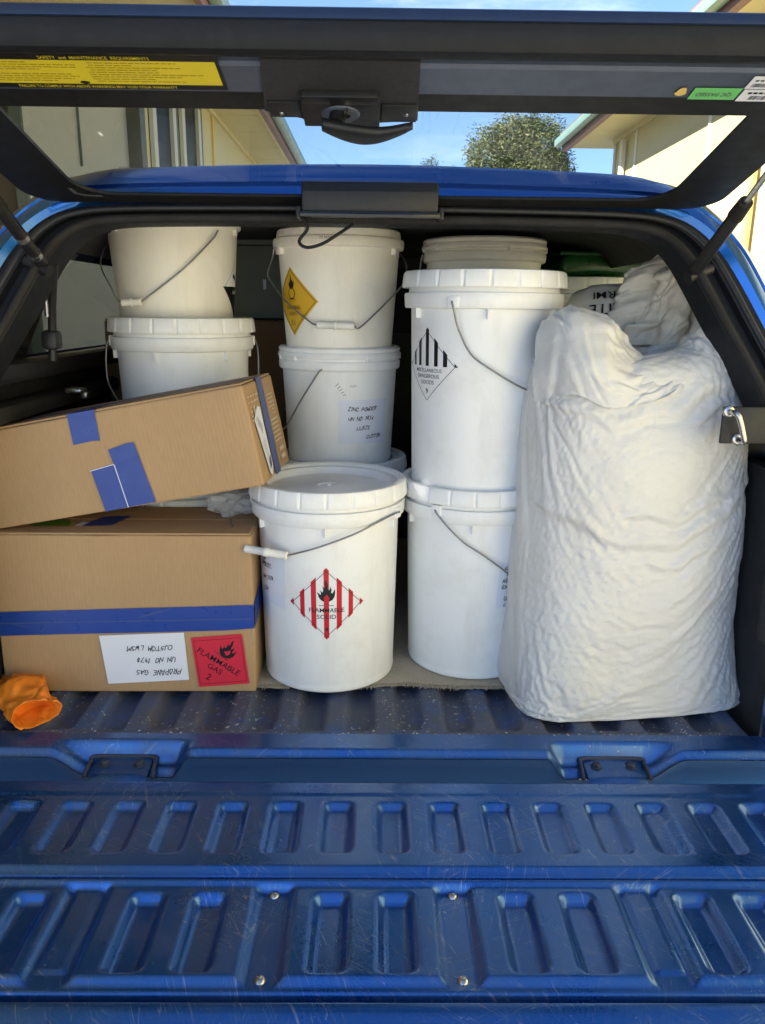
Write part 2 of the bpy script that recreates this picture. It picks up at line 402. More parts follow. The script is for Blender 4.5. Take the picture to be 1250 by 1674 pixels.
class Print:
    def __init__(s): s.t = []; s.m = []
    def mi(s, m):
        if m not in s.m: s.m.append(m)
        return s.m.index(m)
    def poly(s, pts, mat, layer=0):
        i = s.mi(mat)
        for tr in tessellate_polygon([[Vector((p[0], p[1], 0)) for p in pts]]):
            s.t.append(([pts[k] for k in tr], layer, i))
    def rect(s, x0, y0, x1, y1, mat, layer=0): s.poly([(x0, y0), (x1, y0), (x1, y1), (x0, y1)], mat, layer)
    def line(s, pts, wd, mat, layer=1):
        for a, b in zip(pts[:-1], pts[1:]):
            d = Vector((b[0]-a[0], b[1]-a[1])); 
            if d.length < 1e-7: continue
            d.normalize(); nn = Vector((-d.y, d.x))*wd/2; e = d*wd*.35
            s.poly([(a[0]-e.x-nn.x, a[1]-e.y-nn.y), (b[0]+e.x-nn.x, b[1]+e.y-nn.y), (b[0]+e.x+nn.x, b[1]+e.y+nn.y), (a[0]-e.x+nn.x, a[1]-e.y+nn.y)], mat, layer)
            layer += .05
    def text(s, txt, h, cx, cy, mat, layer=2, rot=0, sx=1):
        i = s.mi(mat); c, q = math.cos(rot), math.sin(rot)
        for tr in text_tris(txt):
            s.t.append(([(cx+(x*sx*c-y*q)*h, cy+(x*sx*q+y*c)*h) for x, y in tr], layer, i))
    def fit(s, txt, wid, h, cx, cy, mat, layer=2):
        xs = [q[0] for t in text_tris(txt) for q in t]; s.text(txt, h, cx, cy, mat, layer, 0, wid/(max(xs)-min(xs))/h)
    def hand(s, txt, h, x, y, mat='ink', wd=.0012, rot=0, seed=0, layer=2):
        c, q = math.cos(rot), math.sin(rot)
        for st in handwriting(txt, h, seed)[0]:
            s.line([(x+a*c-b*q, y+a*q+b*c) for a, b in st], wd, mat, layer)
    def xform(s, fn): s.t = [([fn(p) for p in tr], l, i) for tr, l, i in s.t]
    def build(s, name, mapper, parent, step=0, off=.0004, dl=.00025):
        V, Fc, I = [], [], []
        def clip(poly, x, sgn):
            o = []
            for a, b in zip(poly, poly[1:]+poly[:1]):
                da, db = (a[0]-x)*sgn, (b[0]-x)*sgn
                if da >= 0: o.append(a)
                if da*db < 0:
                    t = da/(da-db); o.append((x, a[1]+(b[1]-a[1])*t))
            return o
        for tr, ly, i in s.t:
            tr = [tuple(p) for p in tr]
            ar = (tr[1][0]-tr[0][0])*(tr[2][1]-tr[0][1])-(tr[2][0]-tr[0][0])*(tr[1][1]-tr[0][1])
            if abs(ar) < 1e-12: continue
            if ar < 0: tr = tr[::-1]
            pieces = [tr]
            if step:
                x0 = min(p[0] for p in tr); x1 = max(p[0] for p in tr); pieces = []; k = math.floor(x0/step)
                while k*step < x1:
                    q = clip(clip(tr, k*step, 1), (k+1)*step, -1) if x1-x0 > step*.3 else tr
                    if len(q) >= 3: pieces.append(q)
                    if q is tr: break
                    k += 1
            for q in pieces:
                b = len(V); V += [mapper(p[0], p[1], off+dl*ly) for p in q]; Fc.append(tuple(range(b, b+len(q)))); I.append(i)
        return mesh(name, V, Fc, s.m, parent, False, I)
def plane_map(o, ux, uy):
    o, ux, uy = Vector(o), Vector(ux), Vector(uy); n = ux.cross(uy).normalized()
    return lambda u, v, d: o+ux*u+uy*v+n*d
FLAME = [(0, .0), (-.16, .03), (-.30, .12), (-.40, .27), (-.42, .40), (-.50, .52), (-.36, .44), (-.30, .36), (-.27, .48), (-.33, .62), (-.20, .50), (-.15, .60), (-.17, .74), (-.24, .86), (-.10, .72), (-.05, .82), (-.07, 1.0), (-.02, 1.18),
         (.03, 1.0), (.08, .86), (.07, .70), (.14, .60), (.20, .72), (.19, .84), (.27, .66), (.24, .50), (.31, .44), (.38, .56), (.44, .68), (.45, .48), (.42, .28), (.32, .12), (.17, .03)]
FLAME_IN = [(0, .06), (-.15, .10), (-.22, .22), (-.16, .32), (-.12, .20), (-.05, .36), (.01, .24), (.07, .38), (.12, .22), (.18, .32), (.22, .20), (.14, .10)]
# ------------------------------------------------------------------ ground and houses
GZ = -0.85
def grid_sheet(name, xs, ys, zf, mat, parent=None):
    X, Y = np.meshgrid(xs, ys); Z = zf(X, Y)
    V = np.stack([X.ravel(), Y.ravel(), Z.ravel()], 1); nx = len(xs); Fc = []
    for j in range(len(ys)-1):
        for i in range(nx-1):
            a = j*nx+i; Fc.append((a, a+1, a+nx+1, a+nx))
    return mesh(name, V, Fc, mat, parent)
gxy = np.concatenate([[-400, -100, -40], np.linspace(-20, 20, 9), [40, 100, 400]])
setp(grid_sheet('ground', gxy, gxy, lambda X, Y: X*0+GZ, 'concrete'), kind='structure')

def soffit_run(parent, x0, x1, ys, z):
    for a, b in zip(ys[:-1], ys[1:]):
        o = box('soffit_panel', (min(x0, x1), a+.006, z), (max(x0, x1), b-.006, z+.02), 'soffit', parent)
# house on the left: wall with window beyond, recessed bay beside the truck
H1 = empty('house', (-2.02, 6, GZ), (0, 0, 0), 'cream and yellow house in shade with windows under its eave, left of the truck', 'house', 'houses either side of the drive')
def wl(o, P):  # keep world coords under a moved parent
    o.parent = P; o.matrix_parent_inverse = Matrix.Translation(-P.location); return o
def hp(name, lo, hi, mat, P, bev=0): return wl(box(name, lo, hi, mat, None, bev), P)
SZ = 3.045
YE = 15.0; YS = -2.2
hp('wall', (-2.22, 7.32, GZ), (-2.02, YE, SZ), 'wall_cream', H1)
hp('end_wall', (-3.0, 7.2, GZ), (-2.115, 7.4, SZ), 'wall_white', H1)
hp('corner_post', (-2.115, 7.17, GZ), (-2.0, 7.33, SZ), 'trim_dark', H1)
hp('corner_post', (-3.10, 7.16, GZ), (-3.0, 7.4, SZ), 'trim_green', H1)
hp('cover_strip', (-2.54, 7.188, 1.9), (-2.52, 7.2, SZ), 'trim_green', H1)
hp('cover_strip', (-2.21, 7.185, GZ), (-2.13, 7.2, 1.9), 'win_frame', H1)
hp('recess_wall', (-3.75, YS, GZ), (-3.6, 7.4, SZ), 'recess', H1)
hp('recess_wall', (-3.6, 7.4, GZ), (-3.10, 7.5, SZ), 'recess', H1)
hp('rail', (-3.58, 2.0, 0.72), (-3.52, 7.38, 0.79), 'win_frame', H1)
hp('rail', (-3.58, 2.0, 2.38), (-3.50, 7.38, 2.46), 'win_frame', H1)
for (ya, yb) in ((7.50, 8.35), (8.62, 9.5)):
    hp('window_trim', (-2.02, ya-.11, 2.86), (-1.985, yb+.11, 2.97), 'trim_dark', H1)
    hp('window_trim', (-2.02, yb, 1.2), (-1.985, yb+.12, 2.86), 'trim_dark', H1)
    wf = hp('window', (-2.02, ya, 1.25), (-2.012, yb, 2.86), 'window_glass', H1)
    for yy in (ya, yb-.12):
        o = box('frame', (-2.012, yy, 1.25), (-1.975, yy+.12, 2.86), 'win_frame', None); o.parent = wf
hp('batten', (-2.02, 10.3, GZ), (-1.995, 10.34, SZ), 'downpipe', H1)
hp('cornice', (-2.02, 7.35, SZ-.05), (-1.98, YE, SZ-.002), 'soffit', H1)
ys = [YS + k*.98 for k in range(int((YE+.5-YS)/.98)+1)]
for a, b in zip(ys[:-1], ys[1:]):
    hp('soffit_panel', (-2.02 if a > 6.9 else -3.6, a+.007, SZ), (-1.46, b-.007, SZ+.02), 'soffit', H1)
hp('soffit_backing', (-3.6, YS, SZ+.022), (-1.46, ys[-1], SZ+.05), 'trim_dark', H1)
hp('soffit_trim', (-1.46, YS, SZ-.02), (-1.40, ys[-1], SZ+.03), 'downpipe', H1)
hp('fascia', (-1.40, YS, SZ-.05), (-1.345, ys[-1], SZ+.17), 'fascia', H1)
hp('gutter', (-1.342, YS, SZ+.03), (-1.225, ys[-1], SZ+.15), 'gutter', H1, .02)
def roofslab(P, xa, za, xb, zb, y0, y1, mat='roof'):
    th = .06
    V = [(xa, y0, za), (xa, y1, za), (xb, y1, zb), (xb, y0, zb)]; V += [(x, y, z+th) for x, y, z in V]
    return wl(mesh('roof', V, [(0, 1, 2, 3), (7, 6, 5, 4), (0, 4, 5, 1), (1, 5, 6, 2), (2, 6, 7, 3), (3, 7, 4, 0)], mat, None, False), P)
roofslab(H1, -1.30, SZ+.17, -5.2, SZ+1.35, YS, ys[-1])

# house on the right: sunlit wall, eave, gutter
H2 = empty('house', (3.4, 6, GZ), (0, 0, 0), 'pale house with sunlit wall under a green gutter, right of the truck', 'house', 'houses either side of the drive')
SR = 3.10; XW = 3.42; XG = 2.68; Y2E = 12.0; Y2S = -9
hp('wall', (XW, Y2S, GZ), (XW+.2, Y2E, SR), 'wall_cream', H2)
hp('end_wall', (XW+.2, Y2E-.2, GZ), (XW+6, Y2E, SR+.4), 'wall_cream', H2)
for yy in (-1.0, 1.4, 3.8, 6.2, 8.6, 11.0):
    hp('cover_strip', (XW-.014, yy, GZ), (XW, yy+.05, SR), 'wall_white', H2)
hp('corner_post', (XW-.02, Y2E-.1, GZ), (XW, Y2E, SR), 'win_frame', H2)
hp('downpipe', (XW-.10, 7.35, GZ), (XW-.03, 7.43, SR-.1), 'downpipe', H2, .02)
hp('downpipe', (XW-.09, Y2E-.6, GZ), (XW-.02, Y2E-.52, SR-.1), 'wall_white', H2, .02)
hp('meter_box', (XW-.12, 6.85, 1.25), (XW, 7.0, 1.55), 'wall_white', H2, .01)
hp('cornice', (XW-.04, Y2S, SR-.06), (XW, Y2E, SR-.002), 'soffit', H2)
ys = [Y2S + k*1.2 for k in range(int((Y2E+.6-Y2S)/1.2)+1)]
for a, b in zip(ys[:-1], ys[1:]):
    hp('soffit_panel', (XG+.20, a+.007, SR), (XW+.2, b-.007, SR+.02), 'soffit', H2)
hp('soffit_backing', (XG+.2, Y2S, SR+.022), (XW+.2, ys[-1], SR+.05), 'trim_dark', H2)
hp('fascia', (XG+.118, Y2S, SR-.04), (XG+.198, ys[-1]+.05, SR+.15), 'fascia', H2)
hp('gutter', (XG, Y2S, SR+.02), (XG+.115, ys[-1]+.07, SR+.13), 'gutter', H2, .02)
roofslab(H2, XG+.08, SR+.15, XG+4.5, SR+1.4, Y2S, ys[-1]+.05)

def tree(name, loc, trunk_h, lumps, nleaf, size, mat, label, seed):
    rng = random.Random(seed)
    T = empty(name, loc, (0, 0, 0), label, 'tree')
    it = [tube_data(smoothpath([(0, 0, 0), (.05, .02, trunk_h*.5), (-.04, .05, trunk_h)], 4), [.2-.012*k for k in range(9)], 8)]
    for c, r in lumps:
        it.append(tube_data(smoothpath([(-.02, .03, trunk_h*.8), tuple((Vector((0, 0, trunk_h))+Vector(c))/2+Vector((0, 0, -.1))), c], 4), [.09-.008*k for k in range(9)], 6))
    V, Fc = join_data(it); mesh('trunk', V, Fc, 'bark', T)
    V, Fc = [], []; tot = sum(r[0]*r[1]*r[2] for _, r in lumps)
    for c, r in lumps:
        nl = int(nleaf*r[0]*r[1]*r[2]/tot)
        # sprays of leaves
        for _ in range(nl//12):
            d = Vector((rng.gauss(0, 1), rng.gauss(0, 1), rng.gauss(0, 1))).normalized(); q = rng.uniform(.45, 1)**.6
            q *= 1+.5*noise.noise(d*2.6+Vector(c))
            s0 = Vector(c)+Vector((d.x*r[0], d.y*r[1], d.z*r[2]))*q
            for _ in range(12):
                p = s0+Vector((rng.gauss(0, 1), rng.gauss(0, 1), rng.gauss(0, 1)))*size*1.6
                a = Vector((rng.gauss(0, 1), rng.gauss(0, 1), rng.gauss(0, .6))).normalized(); b = a.cross(Vector((rng.gauss(0, 1), rng.gauss(0, 1), rng.gauss(0, 1)))).normalized()
                L_, W_ = size*rng.uniform(.7, 1.3), size*.5
                k = len(V); V += [p-a*L_, p+b*W_*.5, p+a*L_, p-b*W_*.5]; Fc.append((k, k+1, k+2, k+3))
    mesh('crown', V, Fc, mat, T, False)
    return T
tree('tree', (4.42, 26, GZ), 3.2, [((c[0]*.84, c[1], c[2]), (r[0]*.86, r[1], r[2])) for c, r in [((-.95, 0, 6.1), (1.0, 1.0, .95)), ((-.1, .3, 6.6), (.95, 1, .85)), ((.75, 0, 6.35), (1.0, 1, 1.0)), ((.3, -.3, 5.4), (1.3, 1.1, .8)), ((-1.15, -.2, 5.1), (.75, .8, .7)), ((1.35, .1, 5.6), (.75, .8, .8)), ((-.3, -.5, 4.8), (1.2, .9, .6))]],
     40000, .068, 'leaf', 'broad round green tree far behind the truck seen through the hatch glass', 3)
tree('tree', (2.75, 42, GZ), 6.6, [((0, 0, 7.9), (.55, .5, 1.0)), ((-.4, .2, 7.2), (.5, .5, .7)), ((1.0, .2, 7.7), (.4, .4, .8)), ((.4, 0, 7.0), (.9, .6, .7))], 6000, .07, 'leaf_dark', 'distant pointed treetops just above the blue canopy roof', 5)

# ------------------------------------------------------------------ the truck
TR = empty('pickup_truck', (0, 1.2, GZ), (0, 0, 0), 'blue pickup truck with its canopy hatch raised and tailgate lowered', 'pickup truck')
def part(o): return wl(o, TR)
def sub(o, p):
    o.parent = p; return o   # parts carry world coordinates

# tray floor with long corrugations
def floor_z(X, Y):
    ph = (X/.092) % 1.0
    prof = sstep(ph, .02, .20) - sstep(ph, .52, .70)
    ed = sstep(Y, 1.262+.006*np.sin(X*31), 1.292)
    return .019*prof*ed - .005 - .014*ed
xs = np.arange(-.70, .7001, .0046); ys_ = np.concatenate([np.arange(1.250, 1.34, .006), np.arange(1.35, 2.76, .06)])
part(grid_sheet('tray_floor', xs, ys_, lambda X, Y: floor_z(X, Y)+.0, 'blue_bed'))
# rear sill with hinge pockets
PK = ((-.552, -.312), (.322, .562))
def pocket(X, Y):
    m = 0*X
    for a, b in PK:
        wa, wb = (.07, .030) if a < 0 else (.030, .07); m = np.maximum(m, sstep(X, a-.004, a+wa)*(1-sstep(X, b-wb, b+.004)))
    return m
def sill_z(X, Y):
    m = pocket(X, Y)
    lip = -.0045
    drop = .039*m*(1-sstep(Y, 1.215, 1.234))
    edge = .012*(1-sstep(Y, 1.194, 1.207))
    return lip - drop - edge + .004*(sstep(Y, 1.222, 1.228)-sstep(Y, 1.232, 1.236))*0
ys_ = np.arange(1.194, 1.2541, .0025)
sx = np.arange(-.74, .7401, .005)
o = grid_sheet('rear_sill', sx, ys_, sill_z, 'blue_sill'); part(o)
X0 = sx; z0 = sill_z(X0[None, :], np.array([[1.194]]))[0]
V = []; nz_ = [0, -.004, -.02, -.06, -.16, -.3]
for k, dz in enumerate(nz_):
    for x, z in zip(X0, z0): V.append((x, 1.194+(-.003, -.001, .002, .004, .004, .004)[k]+.001, (z+dz) if k < 3 else -.02+dz))
nx = len(X0); Fc = [(k*nx+i, (k+1)*nx+i, (k+1)*nx+i+1, k*nx+i+1) for k in range(len(nz_)-1) for i in range(nx-1)]
part(mesh('rear_panel', V, Fc, 'blue'))
# tailgate: pressed inner skin with ribs, rivet channels and the rolled top edge
def rrect(X, Y, cx, cy, hx, hy, r):
    qx = np.abs(X-cx)-hx+r; qy = np.abs(Y-cy)-hy+r
    return np.hypot(np.maximum(qx, 0), np.maximum(qy, 0))+np.minimum(np.maximum(qx, qy), 0)-r
R1 = [(.042+.0832*k)*s for k in range(8) for s in (-1, 1)]
R2 = [.0435*s for s in (-1, 1)]+[(.207)*s for s in (-1, 1)]+[.2915*s for s in (-1, 1)]+[.449*s for s in (-1, 1)]+[.533*s for s in (-1, 1)]+[.69*s for s in (-1, 1)]
CH = [(.1225, .0175), (.378, .0215), (.615, .0235)]
TG0 = -.020
def gate_z(X, Y):
    Z = np.full(X.shape, TG0)
    Z -= .0025*(1-sstep(Y, 1.094, 1.100))*(1-sstep(np.abs(X), .62, .64))
    Z -= .010*sstep(Y, 1.128, 1.137)
    for cx in R1: Z -= .0125*sstep(-rrect(X, Y, cx, 1.0195, .0265, .0615, .014), 0, .0125)
    for cx in R2: Z -= .0145*sstep(-rrect(X, Y, cx, .8238, .0265, .068, .014), 0, .0125)
    Z -= .0080*(1-sstep(Y, .9215, .9345))
    Z -= .013*np.exp(-((Y-.9175)/.0022)**2)
    Z += .0058*np.exp(-((Y-.9070)/.0048)**2)
    ch = 0*X
    for c, hw in CH:
        ch = np.maximum(ch, 1-sstep(np.abs(np.abs(X)-c), hw, hw+.0125))
    yfade = 1-sstep(Y, .898, .904)
    low = 1-sstep(Y, .7425, .7545)
    rcor = 0*X
    Z -= .0085*np.maximum(ch*yfade, low)
    gr = (1-sstep(np.abs(np.abs(X)-.378), .015, .020))*sstep(Y, .762, .765)*yfade; Z += .0032*gr
    Z -= .007*(1-sstep(Y, .7335, .7385))
    Z -= .022*np.exp(-((Y-.7300)/.0022)**2)
    Z += .012*(1-sstep(Y, .719, .728))
    Z -= .010*(1-sstep(Y, .682, .714))
    Z -= .05*(1-sstep(Y, .645, .684))**2
    return Z
gx = np.arange(-.755, .7551, .0042); gy = np.concatenate([np.arange(.640, .714, .004), np.arange(.714, .762, .0018), np.arange(.762, .894, .0035), np.arange(.894, .940, .0018), np.arange(.940, 1.1391, .0035)])
TGATE = part(grid_sheet('tailgate', gx, gy, gate_z, 'blue_gate'))
def tsub(o): return sub(o, TGATE)
V, Fc = [], []
tsub(box('outer_skin', (-.755, .632, -.10), (.755, 1.132, -.075), 'blue', None, .008))
for x, y in ((-.1225, .8935), (.1225, .8935), (-.1225, .7545), (.1225, .7545)):
    z = float(gate_z(np.array([[x]]), np.array([[y]]))[0, 0])
    v, f = lathe_data([(.0001, .0046), (.0034, .0040), (.0062, .0022), (.0074, .0004), (.0074, -.002)], 18)
    it = [(v, f)]; v2, f2 = lathe_data([(.0001, .0048), (.0014, .0046), (.0017, .0036)], 10); it.append((v2, f2))
    v, f = join_data(it)
    tsub(mesh('rivet', [(a+x, b+y, c+z) for a, b, c in v], f, 'chrome'))
# hinges between sill and tailgate
for (a, b) in ((-.490, -.372), (.380, .498)):
    c = (a+b)/2; hw = (b-a)/2
    prof = [(1.228, -.026), (1.220, -.036), (1.204, -.041), (1.188, -.043), (1.176, -.046), (1.160, -.058), (1.140, -.072)]
    pp = smoothpath([(0, y, z) for y, z in prof], 4)
    V = []; cols = [-1, -.97, -.5, 0, .5, .97, 1]
    for p in pp:
        for cc in cols: V.append((c+cc*hw*.86, p.y, p.z+.004*(1-cc**6)))
    n = len(cols); Fc = [(i*n+k, i*n+k+1, (i+1)*n+k+1, (i+1)*n+k) for i in range(len(pp)-1) for k in range(n-1)]
    hg = part(mesh('tailgate_hinge', V, Fc, 'blue_sill'))
    fr = smoothpath([(c-hw, 1.180, -.047), (c-hw*.99, 1.193, -.0405), (c-hw*.96, 1.212, -.036), (c-hw*.90, 1.220, -.032), (c, 1.222, -.032), (c+hw*.90, 1.220, -.032), (c+hw*.96, 1.212, -.036), (c+hw*.99, 1.193, -.0405), (c+hw, 1.180, -.047)], 4)
    sub(tube('hinge_frame', fr, .0036, 'hinge_dust', None, 8), hg)
    for dx in (-.030, .030):
        v, f = lathe_data([(.0001, .007), (.006, .0065), (.0085, .004), (.0085, 0), (.012, -.0005), (.012, -.003)], 6)
        sub(mesh('bolt', [(x+c+dx, y+1.206, z-.037) for x, y, z in v], f, 'hinge_dust', None, False), hg)
    lk = [(c-hw*.62, .002), (c+hw*.62, .002)]
    sub(box('hinge_strap', (c-hw*.75, 1.132, -.07), (c+hw*.72, 1.166, -.046), 'blue', None, .006), hg)
# tray sides, front and rails
for s in (-1, 1):
    bm = bmesh.new()
    a, b = sorted((s*.726, s*.76)); part(box('tray_side', (a, 1.26, -.10), (b, 2.76, .47), 'liner_and_shade', None, .006))  # dark colour stands in for shade on the blue tray side
    a, b = sorted((s*.668, s*.80)); part(box('side_rail', (a, 1.46, .472), (b, 2.76, .51), 'black_plastic', None, .008))
    a, b = sorted((s*.714, s*.763)); part(box('tail_pillar', (a, 1.196, -.30), (b, 1.258, .165), 'blue', None, .012))
    a, b = sorted((s*.706, s*.763)); part(box('pillar_trim', (a, 1.215, .168), (b, 1.30, .50), 'black_plastic', None, .010))
    a, b = sorted((s*.765, s*.84)); part(box('outer_side', (a, 1.198, -.35), (b, 2.80, .488), 'blue', None, .02))
part(box('tray_front', (-.76, 2.76, -.10), (.76, 2.82, .50), 'liner_and_shade', None, .006))
part(box('cab_back', (-.78, 2.90, -.2), (.78, 3.0, .98), 'blue', None, .03))
part(box('cab', (-.80, 3.0, -.35), (.80, 4.9, .35), 'blue', None, .08))
part(box('cab_roof', (-.70, 3.0, .36), (.70, 4.1, .98), 'blue', None, .10))
part(box('chassis', (-.45, 1.3, -.42), (.45, 4.8, -.2), 'black_rubber', None, .02))
for y in (1.95, 4.4):
    for s in (-1, 1):
        v, f = lathe_data([(.19, -.10), (.28, -.11), (.34, -.09), (.36, -.05), (.36, .05), (.34, .09), (.28, .11), (.19, .10)], 32)
        rot = Matrix.Rotation(R(90), 4, 'Y')
        wv = [rot @ Vector(q) + Vector((s*.80, y, GZ+.36)) for q in v]
        wh = part(mesh('wheel', wv, f, 'tyre'))
        v, f = lathe_data([(.001, .05), (.08, .06), (.12, .03), (.19, .08), (.20, -.05), (.001, -.05)], 24)
        sub(mesh('rim', [rot @ Vector(q) + Vector((s*.80, y, GZ+.36)) for q in v], f, 'steel'), wh)

# canopy shell: rings from the opening edge out to the body and forward
OPEN = [(.700, .500), (.668, .575), (.632, .650), (.592, .725), (.562, .785), (.538, .828), (.508, .860), (.470, .877), (.400, .884), (.200, .887), (0, .887)]
BLK = [(.762, .500), (.738, .575), (.705, .650), (.668, .725), (.638, .785), (.608, .836), (.570, .878), (.520, .903), (.430, .913), (.200, .917), (0, .918)]
B1_ = [(.800, .500), (.775, .580), (.745, .660), (.708, .745), (.680, .810), (.648, .866), (.600, .915), (.540, .945), (.440, .955), (.200, .962), (0, .964)]
B2_ = [(.838, .500), (.812, .590), (.782, .675), (.746, .765), (.716, .832), (.682, .890), (.630, .938), (.560, .968), (.450, .978), (.200, .987), (0, .990)]
def brow(x): return .055+.145*float(sstep(abs(x), .44, .66))
def lean(z): return 1.25+(z-.5)*.40
def full(out): return [(-x, z) for x, z in out]+[(x, z) for x, z in reversed(out[:-1])]
def refine(pts, n=4):
    P = smoothpath([(x, 0, z) for x, z in pts], n); return [(p.x, p.z) for p in P]
def ring(out, dy): 
    return [(x, lean(min(z, .915))+dy(x, z), z) for x, z in refine(full(out))]
def loft(name, rings, mat, closed=False, sharp=40):
    n = len(rings[0]); V = [p for r in rings for p in r]
    Fc = [(i*n+k, i*n+k+1, (i+1)*n+k+1, (i+1)*n+k) for i in range(len(rings)-1) for k in range(n-1)]
    return mesh(name, V, Fc, mat, None, True, None, sharp)
def blend(a, b, t): return [(p[0]*(1-t)+q[0]*t, p[1]*(1-t)+q[1]*t) for p, q in zip(a, b)]
def fwd_(o, sc, y): return [(x*sc, y, .5+(z-.5)*sc) for x, z in refine(full(o))]
blue_rings = [ring(BLK, lambda x, z: .004), ring(blend(BLK, B1_, .25), lambda x, z: -.004), ring(blend(BLK, B1_, .55), lambda x, z: .0), ring(blend(BLK, B1_, .72), lambda x, z: .012), ring(blend(BLK, B1_, .80), lambda x, z: .010),
              ring(B1_, lambda x, z: .022), ring(blend(B1_, B2_, .6), lambda x, z: .012+.4*brow(x)), ring(B2_, lambda x, z: brow(x))]
CAN = part(loft('canopy_shell', blue_rings, 'blue'))
# side panels of the shell with window openings, roof skin, front wall
def rr2(o): return refine(full(o))
b2 = rr2(B2_); half = len(b2)
def shell_roof(name, out, y0f, y1, zmin, mat, par):
    q = [p for p in rr2(out) if p[1] >= zmin]
    V = [(x, lean(min(z, .915))+(brow(x) if y0f == .20 else y0f), z) for x, z in q]+[(x, y1, z) for x, z in q]; n = len(q)
    return sub(mesh(name, V, [(k, k+1, n+k+1, n+k) for k in range(n-1)], mat), par)
shell_roof('roof_skin', B2_, .20, 2.82, .895, 'blue', CAN)
INN = [(x-.012, z) if x > 0 else (x, z) for x, z in blend(OPEN, BLK, .30)]
shell_roof('roof_liner', blend(OPEN, BLK, .9), .03, 2.80, .885, 'liner_and_shade', CAN)
def side_strip(name, out, za, zb, y0, y1, mat, s, off=0):
    q = [p for p in rr2(out) if za <= p[1] <= zb and p[0]*s > 0]
    if s > 0: q = q[::-1]
    V = [(x+off*s, max(y0, lean(min(z, .915))+(brow(x)-.002 if out is B2_ else .02)), z) for x, z in q]+[(x+off*s, y1, z) for x, z in q]; n = len(q)
    return sub(mesh(name, V, [(k, k+1, n+k+1, n+k) for k in range(n-1)], mat), CAN)
for s in (-1, 1):
    for out, mat in ((B2_, 'blue'), (BLK, 'liner_and_shade')):
        side_strip('side_panel', out, .49, .645, 1.3, 2.82, mat, s)
        side_strip('side_panel', out, .84, .915, 1.3, 2.82, mat, s)
        side_strip('side_panel', out, .62, .86, 1.3, 1.62 if s < 0 else 1.5, mat, s)
        side_strip('side_panel', out, .62, .86, 2.62, 2.82, mat, s)
    q = [(.705-.02, .645), (.655-.02, .745), (.61-.01, .845)]
    V = [(s*x, 1.50, z) for x, z in q]+[(s*x, 2.62, z) for x, z in q]
    part(mesh('side_window', V, [(0, 1, 4, 3), (1, 2, 5, 4)], 'glass'))
    # dark frame of the side window on the inside
    part(box('window_sill', (min(s*.655, s*.72), 1.36, .60), (max(s*.655, s*.72), 2.62, .640), 'black_plastic', None, .012))
    part(box('inner_rail', (min(s*.662, s*.72), 1.34, .530), (max(s*.662, s*.72), 2.62, .565), 'dusty_black', None, .012))
bm = bmesh.new()
bbox(bm, (-.70, 2.79, .5), (.70, 2.82, .66)); bbox(bm, (-.70, 2.79, .88), (.70, 2.82, .95)); bbox(bm, (-.70, 2.79, .66), (-.52, 2.82, .88)); bbox(bm, (.52, 2.79, .66), (.70, 2.82, .88))
part(from_bm('canopy_front', bm, 'liner_and_shade'))
part(box('front_window', (-.52, 2.80, .66), (.52, 2.805, .88), 'window_glass'))
# black opening frame: layered seals
fr_rings = [ring([(x-.010, z-.004) for x, z in OPEN], lambda x, z: .055), ring([(x-.003, z-.003) for x, z in OPEN], lambda x, z: .012), ring(OPEN, lambda x, z: -.004), ring(blend(OPEN, BLK, .18), lambda x, z: -.012), ring(blend(OPEN, BLK, .30), lambda x, z: -.006),
            ring(blend(OPEN, BLK, .36), lambda x, z: .004), ring(blend(OPEN, BLK, .50), lambda x, z: .004), ring(blend(OPEN, BLK, .56), lambda x, z: -.010), ring(blend(OPEN, BLK, .82), lambda x, z: -.012), ring(blend(OPEN, BLK, .90), lambda x, z: .002), ring(BLK, lambda x, z: .004)]
part(loft('opening_frame', fr_rings, 'black_rubber', sharp=25))
sp = [(x, lean(z)-.010, z) for x, z in rr2(blend(OPEN, BLK, .12))]
part(tube('door_seal', sp, .0075, 'dusty_black', None, 8))
sp = [(x, lean(z)-.008, z) for x, z in rr2(blend(OPEN, BLK, .70))]
part(tube('door_seal', sp, .0065, 'black_plastic', None, 8))
# header detail: hinge cover under the brow
HC = part(box('hinge_cover', (-.113, 1.352, .893), (.113, 1.402, .9455), 'black_plastic', None, .006))
sub(box('cover_lip', (-.116, 1.344, .888), (.116, 1.3515, .8985), 'black_gloss', None, .003), HC)
for s in (-1, 1): sub(box('end_cap', (s*.118-.004, 1.350, .886), (s*.118+.004, 1.40, .906), 'black_plastic', None, .003), HC)
part(tube('cable', [(-.112, 1.362, .889), (-.104, 1.362, .872), (-.118, 1.360, .852), (-.106, 1.358, .842), (-.080, 1.362, .848), (-.052, 1.375, .866), (-.030, 1.395, .882)], .0028, 'black_rubber', None, 8, 6))
# striker bracket
for s in (1,):
    bp = part(box('striker_plate', (min(s*.586, s*.70), 1.268, .532), (max(s*.586, s*.70), 1.276, .594), 'black_plastic', None, .003))
    pth = smoothpath([(s*.594, 1.262, .586), (s*.594, 1.246, .586), (s*.600, 1.240, .579), (s*.612, 1.240, .545), (s*.614, 1.246, .540), (s*.614, 1.264, .540)], 5)
    sub(tube('striker_loop', pth, .0048, 'chrome', None, 10), bp)
    for (x, z) in ((.594, .586), (.614, .540)):
        v, f = lathe_data([(.0001, .004), (.008, .004), (.010, .002), (.0102, 0)], 20); rot = Matrix.Rotation(R(90), 4, 'X')
        sub(mesh('washer', [rot @ Vector(q)+Vector((s*x, 1.268, z)) for q in v], f, 'chrome'), bp)
